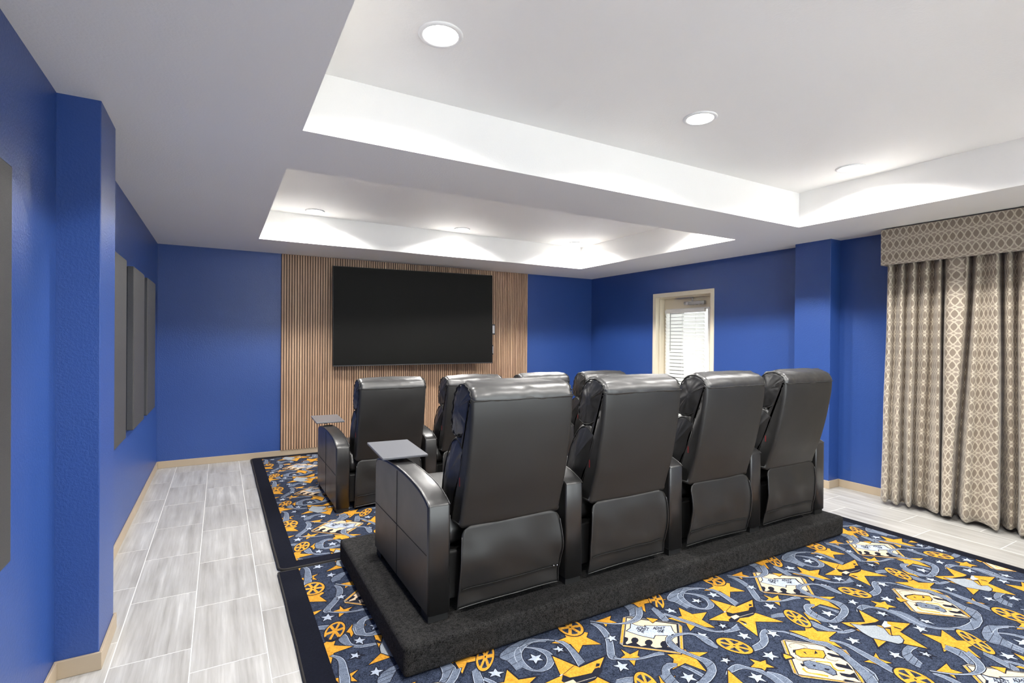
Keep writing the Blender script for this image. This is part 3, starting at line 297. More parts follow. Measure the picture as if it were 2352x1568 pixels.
# ------------------------------------------------------------------ room shell
def struct(name, lst, mat, **k):
    o = boxes(name, lst, mat, **k); o['kind'] = 'structure'; return o
floor = struct('floor', [(XL-.2, XR+.25, YN-.1, YB+.2, -.1, -.0006)], M_GROUT)
PX, PY = .3022, .609
tile_cache = {}
def add_tile(x0, x1, y0, y1):
    g = .0019; key = (round(x1-x0, 3), round(y1-y0, 3))
    if key not in tile_cache:
        hx, hy = (x1-x0)/2-g, (y1-y0)/2-g; b = .0007
        V = [(-hx, -hy, -.004), (hx, -hy, -.004), (hx, hy, -.004), (-hx, hy, -.004),
             (-hx, -hy, -b), (hx, -hy, -b), (hx, hy, -b), (-hx, hy, -b),
             (-hx+b, -hy+b, 0), (hx-b, -hy+b, 0), (hx-b, hy-b, 0), (-hx+b, hy-b, 0)]
        Fc = [(8, 9, 10, 11)] + [(i, (i+1) % 4, 4+(i+1) % 4, 4+i) for i in range(4)] + [(4+i, 4+(i+1) % 4, 8+(i+1) % 4, 8+i) for i in range(4)]
        me = pyd('tile', V, Fc); me.materials.append(M_TILE); tile_cache[key] = me
    o = bpy.data.objects.new('tile', tile_cache[key]); COL.objects.link(o); o.parent = floor
    o.location = ((x0+x1)/2, (y0+y1)/2, 0)
for i in range(-1, 20):
    x0, x1 = -.410+i*PX, -.410+(i+1)*PX
    x0, x1 = max(x0, XL), min(x1, XR)
    if x1-x0 < .01: continue
    ph = 6.42-.2045*i if i < 8 else 2.01+.2045*(i-17)
    if i == -1: ph = 6.64
    k0 = math.floor((YN-ph)/PY)
    for k in range(k0, k0+16):
        y0, y1 = max(ph+k*PY, YN), min(ph+(k+1)*PY, YB)
        if y1-y0 < .01 or y1 < -.4: continue
        if x0 > .72 and x1 < 4.1 and y0 > .9 and y1 < 6.5: continue    # wholly under the two rugs
        add_tile(x0, x1, y0, y1)
T = .2
wl = struct('wall_left', [(XL-T, XL, YN, YB+T, -.02, H+.05)], M_BLUE)
boxes('pillar', [(XL-.01, XL+.147, 2.785, 3.13, 0, H+.02)], M_BLUE, wl, bevel=.004)
struct('wall_back', [(XL, XR, YB, YB+T, -.02, H+.05)], M_BLUE)
DY0, DY1, DZ = 4.345, 5.268, 2.035
wr = struct('wall_right', [(XR, XR+T, YN, DY0-.004, -.02, H+.05), (XR, XR+T, DY1+.004, YB+T, -.02, H+.05), (XR, XR+T, DY0-.004, DY1+.004, DZ+.004, H+.05)], M_BLUE)
boxes('pillar', [(XR-.171, XR+.01, 2.803, 3.16, 0, H+.02)], M_BLUE, wr, bevel=.004)
WX0, WX1, WZ0, WZ1 = .2, 4.6, .35, 2.2      # unseen broad window, added behind the camera to fill the room with daylight
struct('wall_near', [(XL-T, WX0, YN-T, YN, -.02, H+.05), (WX1, XR+T, YN-T, YN, -.02, H+.05), (WX0, WX1, YN-T, YN, -.02, WZ0), (WX0, WX1, YN-T, YN, WZ1, H+.05)], M_BLUE)
win = struct('added_window_1', [(WX0+.002, WX1-.002, YN-.12, YN-.06, WZ0+.002, WZ0+.05), (WX0+.002, WX1-.002, YN-.12, YN-.06, WZ1-.05, WZ1-.002)] + [(a-.025, a+.025, YN-.12, YN-.06, WZ0+.05, WZ1-.05) for a in (WX0+.03, 1.66, 3.14, WX1-.03)], M_WHITE)
for a, b in ((WX0+.055, 1.635), (1.685, 3.115), (3.165, WX1-.055)): boxes('pane', [(a, b, YN-.092, YN-.086, WZ0+.05, WZ1-.05)], M_GLASS, win)
# baseboards
bt, bh = .012, .076
struct('baseboard_left', [(XL, XL+bt, 3.13, YB, 0, bh), (XL, XL+.147+bt, 2.785-bt, 2.785, 0, bh), (XL+.147, XL+.147+bt, 2.785, 3.13, 0, bh), (XL, XL+.147+bt, 3.13, 3.13+bt, 0, bh), (XL, XL+bt, YN, 2.785-bt, 0, bh)], M_BASE, bevel=.003)
struct('baseboard_back', [(XL+bt, XR-bt, YB-bt, YB, 0, bh)], M_BASE, bevel=.003)
struct('baseboard_right', [(XR-bt, XR, DY1+.06, YB, 0, bh), (XR-bt, XR, 3.16+bt, DY0-.056, 0, bh), (XR-.171-bt, XR, 3.16, 3.16+bt, 0, bh), (XR-.171-bt, XR-.171, 2.803-bt, 3.16, 0, bh), (XR-.171, XR, 2.803-bt, 2.803, 0, bh), (XR-bt, XR, YN, 2.803-bt, 0, bh)], M_BASE, bevel=.003)
# ceiling with two recessed trays
TR = [(.338, 4.437, 3.321, 5.828), (.343, 4.429, .16, 2.674)]
def ceil_mesh():
    V = []; Fc = []
    def quad(*p):
        b = len(V); V.extend(p); Fc.append((b, b+1, b+2, b+3))
    def hq(x0, x1, y0, y1, z): quad((x0, y0, z), (x0, y1, z), (x1, y1, z), (x1, y0, z))
    a, b = TR[1], TR[0]; X0, X1 = XL-.05, XR+.05
    hq(X0, X1, YN-.05, a[2], H); hq(X0, X1, a[3], b[2], H); hq(X0, X1, b[3], YB+.05, H)
    for t in TR:
        hq(X0, t[0], t[2], t[3], H); hq(t[1], X1, t[2], t[3], H); hq(*t, ZT)
        x0, x1, y0, y1 = t
        quad((x0, y0, H), (x0, y1, H), (x0, y1, ZT), (x0, y0, ZT)); quad((x1, y1, H), (x1, y0, H), (x1, y0, ZT), (x1, y1, ZT))
        quad((x1, y0, H), (x0, y0, H), (x0, y0, ZT), (x1, y0, ZT)); quad((x0, y1, H), (x1, y1, H), (x1, y1, ZT), (x0, y1, ZT))
    return pyd('ceiling', V, Fc)
ce = link('ceiling', ceil_mesh(), M_CEIL); ce['kind'] = 'structure'
boxes('ceiling_deck', [(XL-T, XR+T, YN-T, YB+T, ZT+.12, ZT+.2)], M_CEIL, ce)
# ------------------------------------------------------------------ recessed downlights
v, f = lathe([(.072, -.001), (.078, -.006), (.093, -.006), (.096, -.001), (.096, .002)]); ring_me = pyd('trim_ring', v, f); ring_me.materials.append(M_TRIM)
v, f = lathe([(.0001, -.0035), (.04, -.0035), (.060, -.004), (.0745, -.005)]); lens_me = pyd('lens', v, f); lens_me.materials.append(M_LENS)
for m in (ring_me, lens_me):
    for p in m.polygons: p.use_smooth = True
DL = ['round recessed downlight nearest the camera, at the left of the near ceiling tray', 'round recessed downlight in the middle of the near ceiling tray', 'round recessed downlight at the right end of the near ceiling tray',
      'round recessed downlight at the left end of the far ceiling tray', 'round recessed downlight in the middle of the far ceiling tray', 'round recessed downlight at the right corner of the far ceiling tray']
for i, (x, y) in enumerate(LAMPS_VIEW + LAMPS_MORE):
    e = empty('recessed_downlight', (x, y, ZT))
    if i < 6: tag(e, DL[i], 'ceiling light', 'downlights in the ceiling trays')
    else: tag(e, '%s downlight of the row hidden behind the ceiling beam' % ('left', 'middle', 'right')[i-6] if i < 9 else '%s downlight of the row above the camera, out of view' % ('left', 'middle', 'right')[i-9], 'ceiling light', 'hidden far tray downlights' if i < 9 else 'downlights above the camera')
    for nm, me in (('trim_ring', ring_me), ('lens', lens_me)):
        o = bpy.data.objects.new(nm, me); COL.objects.link(o); o.parent = e; o.location = (0, 0, -.002)
    ld = bpy.data.lights.new('lamp_glow', 'SPOT'); ld.energy = LAMP_W; ld.spot_size = math.radians(LAMP_SPOT); ld.spot_blend = LAMP_BLEND
    ld.shadow_soft_size = .05; ld.color = LAMP_COL
    lo = bpy.data.objects.new('lamp_glow', ld); COL.objects.link(lo); lo.parent = e; lo.location = (0, 0, -.016)
# ------------------------------------------------------------------ slatted wall panel
sx0, sx1, sz0, sz1 = .633, 4.095, bh+.001, H-.002
pan = empty('slatted_wall_panel', ((sx0+sx1)/2, YB, 0)); tag(pan, 'walnut slatted acoustic wall panel behind the television', 'wall panel')
boxes('felt_backing', [(sx0-(sx0+sx1)/2, sx1-(sx0+sx1)/2, -.008, -.0005, sz0, sz1)], M_FELT, pan)
NS = 117; pitch = (sx1-sx0)/NS; hw = pitch*.5-.0042
sm = bmesh.new(); bx(sm, -hw, hw, -.013, 0, sz0, sz1); slat_me = mesh_of(sm, 'slat'); slat_me.materials.append(M_WOOD)
for i in range(NS):
    o = bpy.data.objects.new('slat', slat_me); COL.objects.link(o); o.parent = pan
    o.location = (-(sx1-sx0)/2+pitch*(i+.5), -.008, 0)
# ------------------------------------------------------------------ television
tw, th_ = 2.166, 1.25
tv = empty('television', ((1.21+3.368)/2, (6.603+6.468)/2, 1.711)); tv.rotation_euler = (0, math.radians(-.38), math.atan2(-.135, 2.158))
tag(tv, 'large black wall-mounted television, switched off, on the slatted panel', 'television')
boxes('body', [(-tw/2, tw/2, .004, .035, -th_/2, th_/2)], M_TVB, tv, bevel=.004)
boxes('rear_housing', [(-tw*.36, tw*.36, .035, .062, -th_*.40, th_*.25)], M_TVB, tv, bevel=.01)
boxes('screen', [(-tw/2+.007, tw/2-.007, .0, .006, -th_/2+.014, th_/2-.007)], M_SCREEN, tv)
boxes('bottom_bezel', [(-tw/2, tw/2, -.002, .006, -th_/2, -th_/2+.011)], plain('dark_bezel', (.03, .03, .032), .3), tv, bevel=.001)
boxes('wall_bracket', [(-.5, .5, .062, .082, -.12, .12), (-.3, .3, .082, .13, -.06, .06)], M_BLACK, tv)
for dz0, dz1, ex in ((-.22, -.07, .040), (-.505, -.365, .018)):
    b = boxes('port_module', [(tw/2-.01, tw/2+ex, .012, .034, dz0, dz1)], M_TVB, tv, bevel=.003)
    boxes('module_face', [(tw/2+.002, tw/2+ex-.006, .009, .0125, dz0+.02, dz1-.02)], M_METAL, b)
# ------------------------------------------------------------------ acoustic panels on the left wall
AP = [(1.50, 2.10, 'dark grey acoustic wall panel at the left edge of the frame, nearer than the pillar'), (3.68, 4.28, 'first dark grey acoustic panel beyond the blue pillar on the left wall'),
      (4.62, 5.208, 'middle dark grey acoustic panel on the left wall beyond the pillar'), (5.433, 6.035, 'farthest dark grey acoustic panel on the left wall, nearest the corner')]
for y0, y1, lb in AP:
    o = boxes('acoustic_panel', [(0, .046, -(y1-y0)/2, (y1-y0)/2, 0, 1.2)], M_ACOU, bevel=.008, seg=3)
    o.location = (XL+.0005, (y0+y1)/2, .745); tag(o, lb, 'wall panel', 'acoustic panels on the left wall')
# ------------------------------------------------------------------ door in the right wall
XD = 5.498
dr = empty('door_1', (XR, (DY0+DY1)/2, 0)); dr['kind'] = 'structure'; tag(dr, 'cream exterior door with a large glass light in the right wall', 'door')
def dpart(name, lst, mat, par=dr, bevel=.003):
    L = [(a-XR, b-XR, c-(DY0+DY1)/2, d-(DY0+DY1)/2, e, g) for a, b, c, d, e, g in lst]; return boxes(name, L, mat, par, bevel=bevel)
dpart('frame_head', [(XR-.012, XR+.2, DY0-.054, DY1+.056, DZ, DZ+.056), (XR+.07, XR+.155, DY0, DY1, DZ-.016, DZ)], M_CREAM)
dpart('frame_jamb', [(XR-.012, XR+.2, DY1, DY1+.056, 0, DZ), (XR+.055, XR+.15, DY1-.016, DY1, 0, DZ-.016)], M_CREAM)
dpart('frame_jamb', [(XR-.012, XR+.2, DY0-.054, DY0, 0, DZ), (XR+.055, XR+.15, DY0, DY0+.016, 0, DZ-.016)], M_CREAM)
LY0, LY1, LZ0, LZ1 = 4.478, 5.222, .28, 1.876
leaf = dpart('door_leaf', [(XD, XD+.045, DY0+.004, LY0, .008, DZ-.004), (XD, XD+.045, LY1, DY1-.004, .008, DZ-.004), (XD, XD+.045, LY0, LY1, LZ1, DZ-.004), (XD, XD+.045, LY0, LY1, .008, LZ0)], M_CREAM, bevel=.0)
def rel(L): return [(a-XR, b-XR, c-(DY0+DY1)/2, d-(DY0+DY1)/2, e, g) for a, b, c, d, e, g in L]
boxes('light_frame', rel([(XD-.01, XD+.05, LY0, LY0+.03, LZ0, LZ1), (XD-.01, XD+.05, LY1-.022, LY1, LZ0, LZ1), (XD-.01, XD+.05, LY0+.03, LY1-.022, LZ1-.025, LZ1), (XD-.01, XD+.05, LY0+.03, LY1-.022, LZ0, LZ0+.025)]), M_WHITE, leaf)
boxes('pane', rel([(XD+.02, XD+.026, LY0+.028, LY1-.02, LZ0+.02, LZ1-.02)]), M_GLASS, leaf)
cl = dpart('door_closer', [(XD-.055, XD, 4.535, 4.80, 1.915, 1.962)], plain('silver_closer', (.42, .43, .44), .35, .6), bevel=.012)
v, f = tube([(XD-.055-XR, 4.79-(DY0+DY1)/2, 1.938), (XD-.055-XR, 4.845-(DY0+DY1)/2, 1.938)], .024, 14); link('end_cap', pyd('end_cap', v, f), M_METAL, cl, smooth=True)
c0 = -(DY0+DY1)/2
tube_obj('spindle', [(XD-.03-XR, 4.74+c0, 1.96), (XD-.03-XR, 4.74+c0, 2.012)], .011, M_METAL, cl, 10)
boxes('closer_arm', rel([(XD-.05, XD-.012, 4.725, 5.04, 2.000, 2.008), (XD-.075, XD-.03, 4.72, 5.0, 2.011, 2.018)]), M_METAL, cl, bevel=.002)
boxes('adjusting_screw', rel([(XD-.045, XD-.03, 4.56+.06*i, 4.572+.06*i, 1.909, 1.916) for i in range(3)]), M_WHITE, cl)
bl = empty('venetian_blind', (XD-.012, (4.522+5.20)/2, 1.86)); tag(bl, 'white venetian blind hanging over the glass of the door', 'blind')
bw = (5.20-4.522)/2
boxes('headrail', [(-.045, -.002, -bw, bw, -.048, .0)], M_WHITE, bl, bevel=.003)
bm = bmesh.new(); bx(bm, -.0235, .0235, -bw+.004, bw-.004, -.0013, .0013); bmesh.ops.rotate(bm, verts=bm.verts[:], cent=(0, 0, 0), matrix=Matrix.Rotation(math.radians(62), 3, 'Y')); bsm = mesh_of(bm, 'slat'); bsm.materials.append(M_BLIND)
for i in range(31):
    o = bpy.data.objects.new('slat', bsm); COL.objects.link(o); o.parent = bl; o.location = (-.026, 0, -.078-.0488*i)
for yy in (-.2, .02, .24):
    tube_obj('ladder_cord', [(-.05, yy, -.045), (-.05, yy, -1.57)], .0016, M_WHITE, bl, 5)
tube_obj('tilt_wand', [(-.052, 5.088-4.861, -.04), (-.053, 5.088-4.861, -.57)], .005, plain('grey_wand', (.35, .35, .34), .3), bl, 6)
boxes('bottom_rail', [(-.05, -.004, -bw, bw, -1.60, -1.58)], M_WHITE, bl, bevel=.003)
pt = struct('paving_1', [(XR+.26, 14, -4, 12, -.15, -.05)], plain('outdoor_paving', (.5, .47, .43), .8))  # paved ground added outside the door
# ------------------------------------------------------------------ curtain and pelmet
CT = [(2.296,5.14,2.333,5.15),(2.269,5.14,2.27,5.085),(2.264,5.235,2.268,5.15),(2.184,5.14,2.188,5.085),(2.186,5.235,2.204,5.225),(2.102,5.14,2.102,5.085),(2.092,5.235,2.127,5.225),(2.013,5.14,2.044,5.15),(1.991,5.235,2.026,5.225),(1.918,5.14,1.899,5.085),(1.938,5.27,1.934,5.225),(1.862,5.14,1.86,5.085),(1.764,5.14,1.813,5.085),(1.737,5.14,1.826,5.15),(1.749,5.27,1.837,5.27),(1.676,5.14,1.723,5.085),(1.649,5.19,1.679,5.15),(1.581,5.14,1.566,5.085),(1.555,5.14,1.521,5.085),(1.563,5.27,1.563,5.27),(1.529,5.19,1.524,5.225),(1.487,5.14,1.464,5.15),(1.472,5.235,1.453,5.225),(1.411,5.14,1.388,5.085)]
CT.insert(0, (2.31, 5.24, 2.331, 5.23))
yy = 1.36; r_ = random.Random(4); fr = False
while yy > .35:
    CT.append((yy, 5.14 if fr else 5.235, yy+r_.uniform(-.02, .02), 5.085 if fr else 5.225)); fr = not fr; yy -= r_.uniform(.03, .06)
P = crom(CT, 7); NC = len(P); NZ = 34
ZA, ZB = 2.165, .035
V = []; UV = []; u = [0.0]
for i in range(1, NC):
    a = [(P[i-1][0]+P[i-1][2])/2, (P[i-1][1]+P[i-1][3])/2]; b = [(P[i][0]+P[i][2])/2, (P[i][1]+P[i][3])/2]
    u.append(u[-1]+math.hypot(a[0]-b[0], a[1]-b[1]))
for j in range(NZ+1):
    t = j/NZ; s = t*t*(3-2*t)*.6+t*.4
    for i, p in enumerate(P):
        sag = .010*math.sin(i*.37)*t
        V.append((p[1]*(1-s)+p[3]*s+.006*noise.noise(Vector((i*.08, t*5, 0)))*math.sin(PI*t), p[0]*(1-s)+p[2]*s+.006*noise.noise(Vector((i*.06, t*4, 7))), ZA+(ZB-ZA)*t+sag)); UV.append((u[i], ZA-t*(ZA-ZB)))
Fc = [(j*NC+i, j*NC+i+1, (j+1)*NC+i+1, (j+1)*NC+i) for j in range(NZ) for i in range(NC-1)]
me = pyd('curtain', V, Fc); uvl = me.uv_layers.new(name='UVMap')
for lp in me.loops: uvl.data[lp.index].uv = UV[lp.vertex_index]
cu = link('curtain', me, M_FAB, smooth=True); tag(cu, 'taupe lattice-patterned curtain hanging in folds at the right', 'curtain')
md = cu.modifiers.new('Solidify', 'SOLIDIFY'); md.thickness = .002; md.offset = -1
PE1, PX0, PZ0, PZ1 = 2.333, 5.10, 2.115, 2.428
pel = boxes('curtain_pelmet', [(PX0, PX0+.02, .3, PE1, PZ0, PZ1), (PX0+.02, XR-.002, PE1-.02, PE1, PZ0, PZ1), (PX0+.02, XR-.002, .3, PE1-.02, PZ1-.03, PZ1)], M_FAB, bevel=0)
me = pel.data; uvl = me.uv_layers.new(name='UVMap')
for p in me.polygons:
    for li in p.loop_indices:
        c = me.vertices[me.loops[li].vertex_index].co; n = p.normal
        uvl.data[li].uv = ((PE1+.002-c.y) if abs(n.x) > .5 or abs(n.z) > .5 else (c.x-PX0), c.z-2.392 if abs(n.z) < .5 else c.x)
tag(pel, 'taupe lattice-patterned box pelmet above the curtain, under the ceiling', 'pelmet')
# ------------------------------------------------------------------ rugs
LX, LYc = 1.045, 1.022
def clip(pg, r):
    x0, x1, y0, y1 = r
    for ax, lim, sg in ((0, x0, 1), (0, x1, -1), (1, y0, 1), (1, y1, -1)):
        o = []; n = len(pg)
        for i in range(n):
            a, b = pg[i], pg[(i+1) % n]; da, db = sg*(a[ax]-lim), sg*(b[ax]-lim)
            if da >= 0: o.append(a)
            if (da >= 0) != (db >= 0):
                t = da/(da-db); o.append((a[0]+(b[0]-a[0])*t, a[1]+(b[1]-a[1])*t))
        pg = o
        if len(pg) < 3: return []
    return pg
def ribbon_polys(L, R):
    return [t for i in range(len(L)-1) for t in ([L[i], L[i+1], R[i+1]], [L[i], R[i+1], R[i]])]
def edge_quads(pg, w, closed=True):
    out = []; n = len(pg)
    for i in range(n if closed else n-1):
        a, b = pg[i], pg[(i+1) % n]; dx, dy = b[0]-a[0], b[1]-a[1]; l = math.hypot(dx, dy)
        if l < 1e-4: continue
        ux, uy = dx/l*w, dy/l*w
        out.append([(a[0]-ux-uy, a[1]-uy+ux), (b[0]+ux-uy, b[1]+uy+ux), (b[0]+ux+uy, b[1]+uy-ux), (a[0]-ux+uy, a[1]-uy-ux)])
    return out
SHAPES = []      # (material key, layer, polygon) in metres, one repeat of the pattern
for it in M:
    if it[0] == 'p':
        pg = [(a/1000, b/1000) for a, b in it[4]]
        if it[3]:
            for q in edge_quads(pg, .0045): SHAPES.append(('drk', it[2]-.4, q))
        SHAPES.append((it[1], it[2], pg))
    elif it[0] == 's':
        L = [(a/1000, b/1000) for a, b in it[4]]; R = [(a/1000, b/1000) for a, b in it[5]]
        if it[3]:
            for side in (L, R):
                for i in range(len(side)-1):
                    cx_ = (L[i+1][0]+R[i+1][0]-L[i][0]-R[i][0], L[i+1][1]+R[i+1][1]-L[i][1]-R[i][1])
                    if (side[i+1][0]-side[i][0])*cx_[0]+(side[i+1][1]-side[i][1])*cx_[1] > 0:
                        for q in edge_quads(side[i:i+2], .0042, False): SHAPES.append(('drk', it[2]-.4, q))
        for q in ribbon_polys(L, R): SHAPES.append((it[1], it[2], q))
        if it[3]:      # pale stitched edge inside the outline
            for side in (L, R):
                for i in range(len(side)-1):
                    a_ = ((side[i][0]*.94+(L[i][0]+R[i][0])*.03), (side[i][1]*.94+(L[i][1]+R[i][1])*.03)); b_ = ((side[i+1][0]*.94+(L[i+1][0]+R[i+1][0])*.03), (side[i+1][1]*.94+(L[i+1][1]+R[i+1][1])*.03))
                    cx_ = (L[i+1][0]+R[i+1][0]-L[i][0]-R[i][0], L[i+1][1]+R[i+1][1]-L[i][1]-R[i][1])
                    if (b_[0]-a_[0])*cx_[0]+(b_[1]-a_[1])*cx_[1] > 0:
                        for q in edge_quads([a_, b_], .0013, False): SHAPES.append(('wht', it[2]+.15, q))
        if it[3]:      # film perforation ticks
            for i in range(2, len(L)-1, 2):
                if math.hypot(L[i][0]-R[i][0], L[i][1]-R[i][1]) > .05:
                    for q in edge_quads([L[i], R[i]], .0011, False): SHAPES.append(('drk', it[2]+.2, q))
    else:
        (cx, cy), (ax, ay), (bx_, by) = [(a/1000, b/1000) for a, b in it[4]]
        P2 = lambda r, t: (cx+ax*r*math.cos(t)+bx_*r*math.sin(t), cy+ay*r*math.cos(t)+by*r*math.sin(t))
        n = 28; cir = lambda r: [P2(r, 2*PI*i/n) for i in range(n)]
        SHAPES.append(('drk', it[2]-.4, cir(1.09))); SHAPES.append(('base', it[2]-.2, cir(.82)))
        o_, i_ = cir(1.0), cir(.80)
        for k in range(n): SHAPES.append(('amb', it[2], [o_[k], o_[(k+1) % n], i_[(k+1) % n], i_[k]]))
        for k in range(6):
            t = PI/3*k+.2; SHAPES.append(('amb', it[2], [P2(.15, t-.9), P2(.86, t-.15), P2(.86, t+.15), P2(.15, t+.9)]))
            q = [P2(.5+.2*math.cos(2*PI*s/6), t+PI/6+.13*math.sin(2*PI*s/6)) for s in range(6)]
            SHAPES.append(('drk', it[2]-.1, q))
        SHAPES.append(('amb', it[2], cir(.24))); SHAPES.append(('drk', it[2]+.2, cir(.08)))
def rug_pattern(rect, dx, dy, z):
    V = []; Fc = []; MI = []; x0, x1, y0, y1 = rect
    def put(k, lay, pg, zz=None):
        put.k += 1; b = len(V); h = z+.0004+(lay+1)*.00022+(put.k % 40)*3e-6 if zz is None else zz
        V.extend((a, c, h) for a, c in pg)
        if len(pg) == 3: tr = [(0, 1, 2)]
        else: tr = tessellate_polygon([[Vector((a, c, 0)) for a, c in pg]])
        for t in tr: Fc.append((b+t[0], b+t[1], b+t[2])); MI.append(CK.index(k))
    put.k = 0
    put('base', 0, [(x0, y0), (x1, y0), (x1, y1), (x0, y1)], z+.0003)
    bb = []
    for k, lay, pg in SHAPES: bb.append((min(p[0] for p in pg), max(p[0] for p in pg), min(p[1] for p in pg), max(p[1] for p in pg)))
    for i in range(-5, 6):
        for j in range(-4, 8):
            ox, oy = i*LX+dx, j*LYc+dy
            for (k, lay, pg), b in zip(SHAPES, bb):
                if b[1]+ox < x0 or b[0]+ox > x1 or b[3]+oy < y0 or b[2]+oy > y1: continue
                q = [(a+ox, c+oy) for a, c in pg]
                if b[0]+ox < x0 or b[1]+ox > x1 or b[2]+oy < y0 or b[3]+oy > y1:
                    q = clip(q, rect)
                    if len(q) < 3: continue
                put(k, lay, q)
    me = pyd('woven_pattern', V, Fc)
    for k in CK: me.materials.append(C[k])
    for p, m in zip(me.polygons, MI): p.material_index = m
    # all faces look up
    bm = bmesh.new(); bm.from_mesh(me); bm.normal_update()
    fl = [f for f in bm.faces if f.normal.z < 0]
    if fl: bmesh.ops.reverse_faces(bm, faces=fl)
    bm.to_mesh(me); bm.free(); return me
def rug(name, x0, x1, y0, y1, inner, dx, dy, label, corners=(1, 1, 1, 1), zt=.012, bind=.006):
    root = empty(name, ((x0+x1)/2, (y0+y1)/2, 0)); cx, cy = (x0+x1)/2, (y0+y1)/2; tag(root, label, 'rug')
    r = .05; pts = []
    for k, (px, py, a0) in enumerate(((x0, y0, 180), (x1, y0, 270), (x1, y1, 0), (x0, y1, 90))):
        rr = r if corners[k] else .004; sx = 1 if px == x0 else -1; sy = 1 if py == y0 else -1
        for s in range(7):
            a = math.radians(a0+s*15); pts.append((px+sx*rr+rr*math.cos(a)-cx, py+sy*rr+rr*math.sin(a)-cy))
    pts = pts[:]
    wob = lambda p: (p[0]+.004*noise.noise(Vector((p[0]*3, p[1]*3, 1))), p[1]+.004*noise.noise(Vector((p[0]*3, p[1]*3, 5))))
    dense = []
    for i in range(len(pts)):
        a, b = pts[i], pts[(i+1) % len(pts)]; n = max(1, int(math.hypot(a[0]-b[0], a[1]-b[1])/.12))
        for s in range(n): dense.append(wob((a[0]+(b[0]-a[0])*s/n, a[1]+(b[1]-a[1])*s/n)))
    n = len(dense); V = [(a, b, .0005) for a, b in dense]+[(a, b, zt) for a, b in dense]
    Fc = [tuple(range(n, 2*n)), tuple(range(n))[::-1]]+[(i, (i+1) % n, n+(i+1) % n, n+i) for i in range(n)]
    link('pile', pyd('pile', V, Fc), M_NAVY, root)
    tube_obj('binding', [(a, b, max(zt-.004, bind)) for a, b in dense], bind, M_BIND, root, 8, True)
    o = link('woven_pattern', rug_pattern(inner, dx, dy, zt), None, root, loc=(-cx, -cy, 0)); o['kind'] = 'stuff'
rug('theatre_rug', .312, 4.402, .05, 3.378, (.425, 4.312, .16, 3.374), 0, 0, 'dark blue rug of gold stars and film reels under the raised platform', (1, 1, 0, 0))
rug('theatre_rug', .318, 4.41, 3.400, 6.69, (.428, 4.315, 3.50, 6.60), 0, .125, 'dark blue film-pattern rug under the front row, reaching the television wall', (1, 1, 1, 1), .014, .008)
# ------------------------------------------------------------------ riser platform
ZR = .152
rs = boxes('riser_platform', [(.668, 4.0, 2.052, 3.376, .0148, ZR)], M_RISER); tag(rs, 'low platform covered in charcoal carpet carrying the rear row of recliners', 'platform')
bev(rs, .022, 4)
# ------------------------------------------------------------------ recliners
ARMP = [(0, .033), (0, .520), (.007, .533), (.05, .554), (.12, .576), (.22, .592), (.35, .603), (.5, .607), (.65, .603), (.78, .59), (.855, .572), (.885, .545), (.895, .50), (.895, .033)]
ARM_ME = loft_x(ARMP, .055, .013, 3, 4); ARM_ME.name = 'arm'; ARM_ME.materials.append(M_LEA)
for p in ARM_ME.polygons: p.use_smooth = len(p.vertices) == 4
def seam_mesh(side):
    # two crossing stitched lines on the side panel plus the piping round the top
    V = []; Fc = []
    x = side*.0551
    for pts, r in (([(x, .462, .04), (x, .462, .25), (x, .462, .45), (x, .462, .588)], .0022), ([(x, .016, .305), (x, .3, .305), (x, .6, .305), (x, .88, .305)], .0022)):
        v, f = tube(pts, r, 6); b = len(V); V += v; Fc += [tuple(i+b for i in t) for t in f]
    return pyd('seam', V, Fc)
def piping_mesh():
    V = []; Fc = []
    for sx in (-1, 1):
        pts = [(sx*.0505, y, z-.0028) for y, z in crom(ARMP[1:13], 3)][2:-2]
        v, f = tube(pts, .0032, 6); b = len(V); V += v; Fc += [tuple(i+b for i in t) for t in f]
    return pyd('piping', V, Fc)
SEAM_L, SEAM_R, PIPE = seam_mesh(-1), seam_mesh(1), piping_mesh()
SEAM_L.materials.append(M_SEAM); SEAM_R.materials.append(M_SEAM); PIPE.materials.append(M_LEA)
for p in PIPE.polygons: p.use_smooth = True
bm = bmesh.new(); bx(bm, -.048, .048, -.045, .045, 0, .036); FOOT = mesh_of(bm, 'foot'); FOOT.materials.append(M_BLACK)
v, f = lathe([(.046, .0), (.046, .004), (.040, .005), (.037, .001), (.036, -.02), (.0001, -.021)], 24); CUP = pyd('cup_holder', v, f); CUP.materials.append(M_TVB)
def add(name, me, par, loc=(0, 0, 0), rz=0):
    o = bpy.data.objects.new(name, me); COL.objects.link(o); o.parent = par; o.location = loc; o.rotation_euler = (0, 0, rz); return o
SHELL = [(-.002, .405), (-.030, .50), (-.060, .594), (-.092, .752), (-.113, .899), (-.118, .975), (-.116, 1.01), (-.108, 1.022), (-.05, 1.02), (-.022, .89), (.008, .794), (.035, .695), (.055, .583), (.095, .48), (.11, .405)]
HEAD = [(-.120, 1.004), (-.112, 1.038), (-.085, 1.066), (-.035, 1.082), (.02, 1.074), (.063, 1.045), (.094, .99), (.112, .92), (.116, .87), (.102, .832), (.06, .816), (.0, .826), (-.075, .87), (-.098, .94), (-.110, .992)]
LUMB = [(-.05, .76), (-.01, .815), (.045, .83), (.105, .795), (.16, .725), (.198, .65), (.222, .57), (.232, .49), (.215, .425), (.12, .41), (.06, .50), (.0, .63)]
SEAT = [(.10, .30), (.10, .42), (.14, .45), (.3, .455), (.5, .46), (.72, .46), (.83, .445), (.875, .40), (.88, .33), (.86, .29), (.5, .28)]
SHELL_C = [SHELL[0]] + crom(SHELL[0:8], 4)[1:] + [(-.08, 1.024)] + crom(SHELL[8:], 3)
